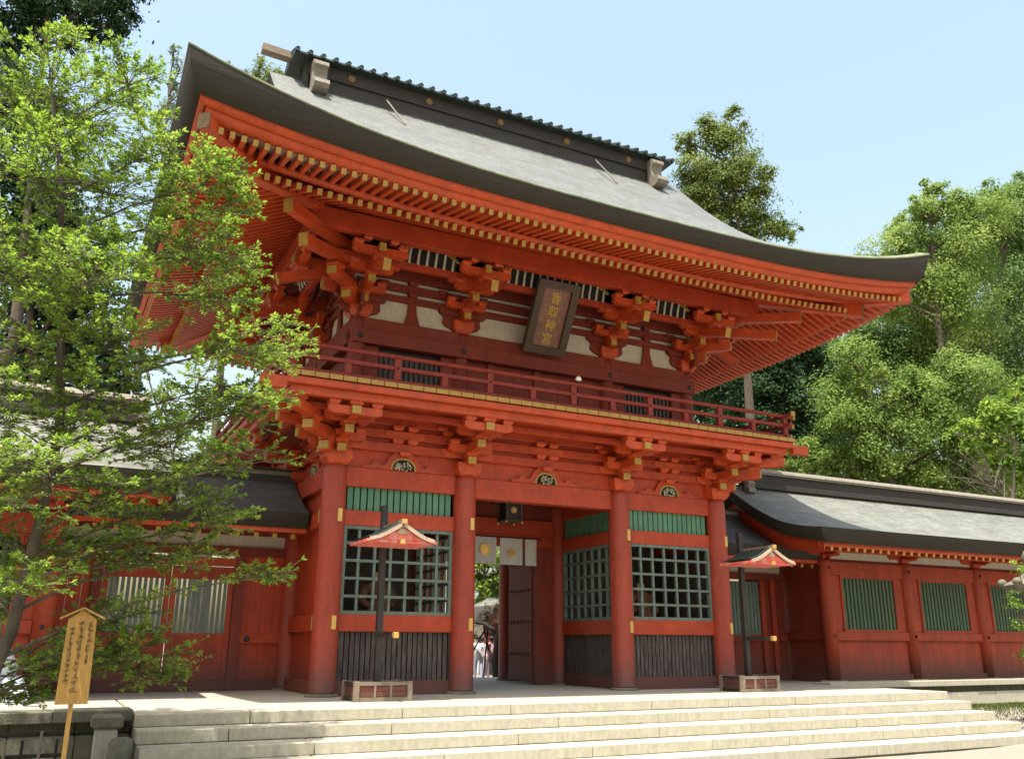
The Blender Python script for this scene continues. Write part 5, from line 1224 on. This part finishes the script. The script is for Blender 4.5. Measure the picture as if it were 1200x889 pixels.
# ================================================================== PEOPLE BEYOND THE GATE
def person(x, y, z, face, label, top, legs, step, h=1.6):
    t = thing('person', label, 'person', (x, y, z)); k = h/1.7; q = face
    def w(lx_, ly_, lz_): return (x+math.cos(q)*lx_*k-math.sin(q)*ly_*k, y+math.sin(q)*lx_*k+math.cos(q)*ly_*k, z+lz_*k)
    vs = [(0,0,.95),(0,0,1.15),(0,0,1.38),(0,.01,1.48),(0,.01,1.60),(0,.0,1.68),
          (.10,0,.90),(.11,-step*.5,.50),(.11,-step,.07),(.11,-step-.13,.03),(-.10,0,.90),(-.11,step*.5,.50),(-.11,step*.9,.07),(-.11,step*.9-.13,.03),
          (.17,0,1.38),(.24,.02,1.12),(.23,-.10,.90),(.22,-.14,.80),(-.17,0,1.38),(-.24,.0,1.12),(-.23,.08,.90),(-.22,.10,.80)]
    es = [(0,1),(1,2),(2,3),(3,4),(4,5),(0,6),(6,7),(7,8),(8,9),(0,10),(10,11),(11,12),(12,13),(2,14),(14,15),(15,16),(16,17),(2,18),(18,19),(19,20),(20,21)]
    rd_ = [.145,.13,.15,.06,.10,.09,.095,.062,.042,.035,.095,.062,.042,.035,.07,.045,.035,.038,.07,.045,.035,.038]
    me = bpy.data.meshes.new('body'); me.from_pydata([Vector(w(*v))-Vector((x,y,z)) for v in vs], es, []); 
    o = bpy.data.objects.new('body_source', me); C.objects.link(o); sk = o.modifiers.new('s', 'SKIN'); sk.use_smooth_shade = True
    for i, r_ in enumerate(rd_): me.skin_vertices[0].data[i].radius = (r_*k, r_*k*(.8 if i < 3 else 1)) ; me.skin_vertices[0].data[i].use_root = (i == 0)
    ss = o.modifiers.new('u', 'SUBSURF'); ss.levels = 1; ss.render_levels = 1
    bpy.context.view_layer.update(); dg = bpy.context.evaluated_depsgraph_get(); m2 = bpy.data.meshes.new_from_object(o.evaluated_get(dg)); bpy.data.objects.remove(o)
    m2.materials.clear()
    for mm in (top, legs, SKIN, HAIR): m2.materials.append(mm)
    mi = []
    for p in m2.polygons:
        c = p.center; zz = c.z/k; rr = math.hypot(c.x, c.y)/k
        mi.append(2 if zz > 1.45 or (zz < .98 and rr > .19 and zz > .74) or (zz < .1) else (0 if zz > .93 else 1))
    m2.polygons.foreach_set('material_index', mi); link(bpy.data.objects.new('body', m2), t, (x, y, z))
    mb = MB(); c = w(0, .03, 1.635); mb.sphere(c, .108*k, 12, 8, 0, (1,1,.95)); 
    # keep only the back and top of the head as hair
    keep = [i for i, f in enumerate(mb.f) if (sum(Vector(mb.v[j]).z for j in f)/len(f) > c[2]+.02*k) or ((Vector(mb.v[f[0]])-Vector(c)).dot(Vector((-math.sin(q), math.cos(q), 0))) > -.02)]
    mb.f = [mb.f[i] for i in keep]; mb.m = [0]*len(keep); mb.sm = [True]*len(keep); mb.build('hair', HAIR, t)
    for sx_ in (-.035, .035):
        mb = MB(); mb.sphere(w(sx_, -.092, 1.63), .011*k, 6, 4); mb.build('eye', HAIR, t)
    mb = MB(); mb.sphere(w(0, -.105, 1.605), .016*k, 6, 4, 0, (.8,1,1.4)); mb.build('nose', SKIN, t)
    # five short fingers on each hand
    for (hx_, hy_, hz_) in ((.22,-.14,.80),(-.22,.10,.80)):
        mb = MB()
        for f in range(4): mb.tube([w(hx_, hy_+.03-.02*f, hz_-.03), w(hx_, hy_+.03-.02*f, hz_-.085+.006*abs(f-1.5)), w(hx_*.95, hy_+.025-.02*f, hz_-.11+.006*abs(f-1.5))], [.009*k,.008*k,.006*k], 5)
        mb.tube([w(hx_*.95, hy_-.03, hz_), w(hx_*.9, hy_-.055, hz_-.04)], [.010*k,.007*k], 5); mb.build('fingers', SKIN, t)
    return t
person(9.38, 12.85, -.36, R(160), 'person in white shirt and pale trousers walking beyond the gate, leftmost', SHIRT, JEANS, .16, 1.62)
person(9.98, 13.9, -.36, R(190), 'person in white top and short trousers standing behind the prop poles', SHIRT, SHIRT, .06, 1.58)
person(9.75, 12.55, -.36, R(170), 'person in pale pink top standing nearest the leaning pine', PINK, JEANS, .05, 1.60)

# ================================================================== SEATED GUARDIANS BEHIND THE LATTICES
def guardian(x, y, label, s):
    t = thing('guardian_statue', label, 'statue', (x, y, 1.06), 'guardian statues in the gate niches')
    P('plinth', x-.5, x+.5, y-.42, y+.42, 1.062, 1.36, BLACKW, t)
    vs = [(0,0,.16),(0,0,.45),(0,-.02,.78),(0,-.03,.92),(0,-.04,1.06),(0,-.03,1.17),(.24,-.20,.14),(.34,-.42,.12),(.12,-.46,.06),(-.24,-.20,.14),(-.34,-.42,.12),(-.12,-.46,.06),(.25,0,.78),(.40,-.06,.52),(.26,-.34,.40),(-.25,0,.78),(-.40,-.06,.52),(-.26,-.34,.40)]
    es = [(0,1),(1,2),(2,3),(3,4),(4,5),(0,6),(6,7),(7,8),(0,9),(9,10),(10,11),(2,12),(12,13),(13,14),(2,15),(15,16),(16,17)]
    rr_ = [.26,.20,.22,.08,.13,.10,.20,.14,.09,.20,.14,.09,.14,.13,.07,.14,.13,.07]
    me = bpy.data.meshes.new('body'); me.from_pydata([(a*1.0, b, c+.30) for a, b, c in vs], es, []); o = bpy.data.objects.new('body_source', me); C.objects.link(o); o.modifiers.new('s', 'SKIN').use_smooth_shade = True
    for i, r_ in enumerate(rr_): me.skin_vertices[0].data[i].radius = (r_, r_); me.skin_vertices[0].data[i].use_root = (i == 0)
    ss = o.modifiers.new('u', 'SUBSURF'); ss.levels = 1; ss.render_levels = 1
    bpy.context.view_layer.update(); m2 = bpy.data.meshes.new_from_object(o.evaluated_get(bpy.context.evaluated_depsgraph_get())); bpy.data.objects.remove(o)
    m2.materials.clear(); m2.materials.append(PORCH); m2.materials.append(SKIN)
    m2.polygons.foreach_set('material_index', [1 if p_.center.z > 1.24 else 0 for p_ in m2.polygons]); link(bpy.data.objects.new('body', m2), t, (x, y, 1.06))
    mb = MB(); mb.lathe([(.13,0),(.14,.06),(.09,.10),(.05,.22),(.03,.24)], (x, y-.02, 1.06+1.46), 12); mb.build('court_cap', HAIR, t)
    mb = MB(); mb.cyl((x+s*.30, y-.36, 1.5), (x+s*.42, y-.40, 2.75), .018, .014, 6); mb.build('bow', BLACKT, t)
guardian(1.48, 1.35, 'dim seated guardian figure behind the left lattice window of the gate', 1)
guardian(8.52, 1.35, 'dim seated guardian figure behind the right lattice window of the gate', -1)

# ================================================================== FOREGROUND TREE
t = thing('oak_tree', 'bright green young oak tree leaning over the left steps in front of the gate', 'tree', (-6.0, -5.9, -.95))
trunk = [(-6.0,-5.9,-1.0),(-5.6,-5.95,.0),(-5.32,-6.0,1.1),(-5.2,-6.0,2.4),(-5.15,-6.0,3.5),(-5.28,-6.0,4.6),(-5.42,-6.0,5.7),(-5.6,-6.0,6.9),(-5.87,-6.0,8.1),(-5.9,-6,8.7)]
mb = MB(); mb.tube(trunk, [.085,.075,.068,.06,.055,.048,.04,.03,.018,.008], 12); mb.build('trunk', TRUNK, t)
FB = [(-5.87,-5.8,8.1,.69),(-5.31,-5.2,8.07,.70),(-5.86,-6.4,6.63,.64),(-4.96,-5.2,7.07,.62),(-4.38,-7.0,7.0,.36),(-3.97,-7.0,6.6,.38),(-3.66,-7.0,6.35,.26),(-4.03,-7.0,5.73,.46),(-3.42,-5.8,6.2,.34),(-3.54,-5.2,5.8,.48),(-3.05,-7.0,4.62,.40),(-2.40,-5.2,5.15,.24),(-3.45,-7.0,4.0,.42),(-3.05,-7.0,3.76,.30),(-3.78,-5.2,3.6,.50),(-3.1,-7.0,3.06,.30),(-4.72,-6.4,3.69,.55),(-3.3,-5.8,2.74,.28),(-2.85,-5.2,2.6,.22),(-2.56,-6.4,1.83,.11),(-3.9,-5.2,2.1,.40),(-3.3,-5.2,2.13,.26),(-3.83,-5.2,.76,.42),(-4.15,-4.9,1.25,.36),(-4.6,-5.0,2.2,.40),(-5.3,-5.2,.35,.34),(-3.5,-5.2,.62,.18),(-4.35,-4.8,.84,.30),(-4.96,-5.8,.82,.36),(-5.24,-7.0,1.62,.34),(-5.78,-5.2,5.97,.75),(-5.58,-5.8,4.6,.70),(-5.06,-7.0,5.07,.48),(-5.15,-7.0,2.72,.58),(-5.32,-5.8,2.08,.38),(-4.63,-6.4,4.57,.42),(-4.47,-5.8,2.75,.46),(-6.22,-5.8,7.72,.52),(-4.96,-7.0,7.78,.34),(-4.75,-6.4,5.72,.30),(-6.1,-6.4,5.3,.7),(-6.0,-6.2,3.6,.7),(-5.75,-5.5,2.9,.42),(-5.7,-5.2,1.6,.36),(-6.1,-5.6,2.4,.5)]
lm = MB(); tw = MB(); LP = []; LN = []; LT = []; LS = []; SH_ = []
r_ = random.Random(11)
TV = [Vector(p) for p in trunk]
def trunk_at(z):
    for i in range(len(TV)-1):
        if TV[i].z <= z <= TV[i+1].z: return TV[i].lerp(TV[i+1], (z-TV[i].z)/(TV[i+1].z-TV[i].z))
    return TV[-1] if z > 8 else TV[1]
def twig(a, d, L, bias):
    """a twig with alternate leaves and a whorl at its tip"""
    side = d.cross(Vector((0,0,1)));
    if side.length < .1: side = Vector((1,0,0))
    side.normalize(); up = side.cross(d).normalized()
    e = a+d*L+Vector((0,0,.05*L)); tw.tube([a, a.lerp(e, .55)+Vector((0,0,-.02*L)), e], [.0045,.0035,.002], 4)
    n = int(L/.028)+2
    for i in range(n):
        f = (i+.6)/n; p = a.lerp(e, f); sg = 1 if i % 2 else -1
        ld = (d*.55 + side*sg*r_.uniform(.55,1.0) + up*r_.uniform(-.2,.35)).normalized(); s_ = r_.uniform(.042,.080)
        LP.append(p+ld*s_*.5); LT.append(ld); LN.append((up+Vector((r_.gauss(0,.35), r_.gauss(0,.35), r_.gauss(0,.2)))).normalized()); LS.append(s_); SH_.append(.42+bias+r_.gauss(0,.26))
    for i in range(5):
        q = i*1.256+r_.uniform(0,.5); ld = (d*.9+side*math.cos(q)*.75+up*math.sin(q)*.5).normalized(); s_ = r_.uniform(.055,.088)
        LP.append(e+ld*s_*.5); LT.append(ld); LN.append((up+Vector((r_.gauss(0,.4), r_.gauss(0,.4), 0))).normalized()); LS.append(s_); SH_.append(.65+bias+r_.gauss(0,.18))
for (x, y, z, r0) in FB:
    c = Vector((x, y, z)); a = trunk_at(max(.4, z-.25-.28*abs(x+5.3))); L = (c-a).length
    pts = curve(a, c, 7, .05, .03); rr = .006+.0068*L; lm.tube(pts, [max(.006, rr*(1-.8*i/6)) for i in range(7)], 7)
    outd = (c-a); outd.z *= .3; outd = outd.normalized() if outd.length > .2 else Vector((.6,-.6,.1))
    for q in range(int(10+L*9)):
        f = r_.uniform(.30, 1.0)*5.99; i_ = int(f); p0 = pts[i_].lerp(pts[i_+1], f-i_); ld = (pts[i_+1]-pts[i_]).normalized(); s2 = ld.cross(Vector((0,0,1)))
        if s2.length < .1: s2 = Vector((1,0,0))
        dd = (ld*r_.uniform(.3,.9)+s2.normalized()*r_.choice([-1,1])*r_.uniform(.4,1)+Vector((0,0,r_.uniform(-.2,.4)))).normalized()
        twig(p0, dd, r_.uniform(.14,.34), r_.gauss(0,.08))
    nb_ = max(6, int(37*r0**1.5/.5)); hb = r_.gauss(0, .08)
    for k in range(nb_):
        # a side branch runs outwards in flat layers
        v = Vector(rdir(1)[0].tolist()); v.z *= .8; st = pts[r_.choice([4,5,6])] if r_.random() < .6 else c
        e = c+Vector((v.x*r0*1.4, v.y*r0*1.7, v.z*r0*.95))
        bp_ = curve(st, e, 5, .04, .05); lm.tube(bp_, [.007,.006,.005,.004,.003], 5)
        bd_ = (e-st); bd_.z *= .4
        if bd_.length < .05: bd_ = outd.copy()
        bd_.normalize(); bd_ = (bd_+outd*.6).normalized()
        for m_ in range(6):
            p0 = bp_[r_.randint(1, 4)].lerp(e, r_.random()*.8); s2 = bd_.cross(Vector((0,0,1))).normalized()
            dd = (bd_*r_.uniform(.3,1)+s2*r_.uniform(-1,1)+Vector((0,0,r_.uniform(-.25,.35)))).normalized()
            twig(p0, dd, r_.uniform(.12,.30), hb)
lm.build('limbs', TRUNK, t); o = tw.build('twigs', TRUNKG, t); o['kind'] = 'stuff'
leaves('leaf', L_OAK, t, np.array([tuple(p) for p in LP]), np.array([tuple(p) for p in LN]), np.array([tuple(p) for p in LT]), np.array(LS), .42, np.array(SH_))
print('oak leaves', len(LP))

# sprays of leaves by the stone lantern (right edge), rising on thin stems
t = thing('maple_shrub', 'thin bright leafy shrub beside the stone lantern at the right edge', 'shrub', (15.0, -4.9, -.7))
mb = MB()
for (x, y, z, r0) in T_G: mb.tube(curve((15.0,-4.9,-.75), (x,y,z), 6, .04, .05), [.03,.025,.02,.015,.01,.006], 6)
mb.build('stem', TRUNK, t); crown('leaf', T_G, L_OAK, t, .085, .45, .5, .6, cn=9)
# grass and weeds by the right terrace wall
n = 17000; gx_ = 13.9+rng.random(n)*14; gy_ = -.1-rng.random(n)**1.6*(3.6); keep = rng.random(n) < np.clip(1.15-(-gy_)/4.0, .1, 1); gx_ = gx_[keep]; gy_ = gy_[keep]; n = len(gx_)
gp = np.stack([gx_, gy_, np.array([gz(a, b) for a, b in zip(gx_, gy_)])+.03], 1)
tn = np.stack([rng.normal(size=n)*.4, rng.normal(size=n)*.4, np.ones(n)], 1); nn = rdir(n); nn[:,2] *= .2
leaves('grass', GRASS, None, gp, nn/np.linalg.norm(nn,axis=1,keepdims=True), tn, .06+.08*rng.random(n), .16, rng.random(n))
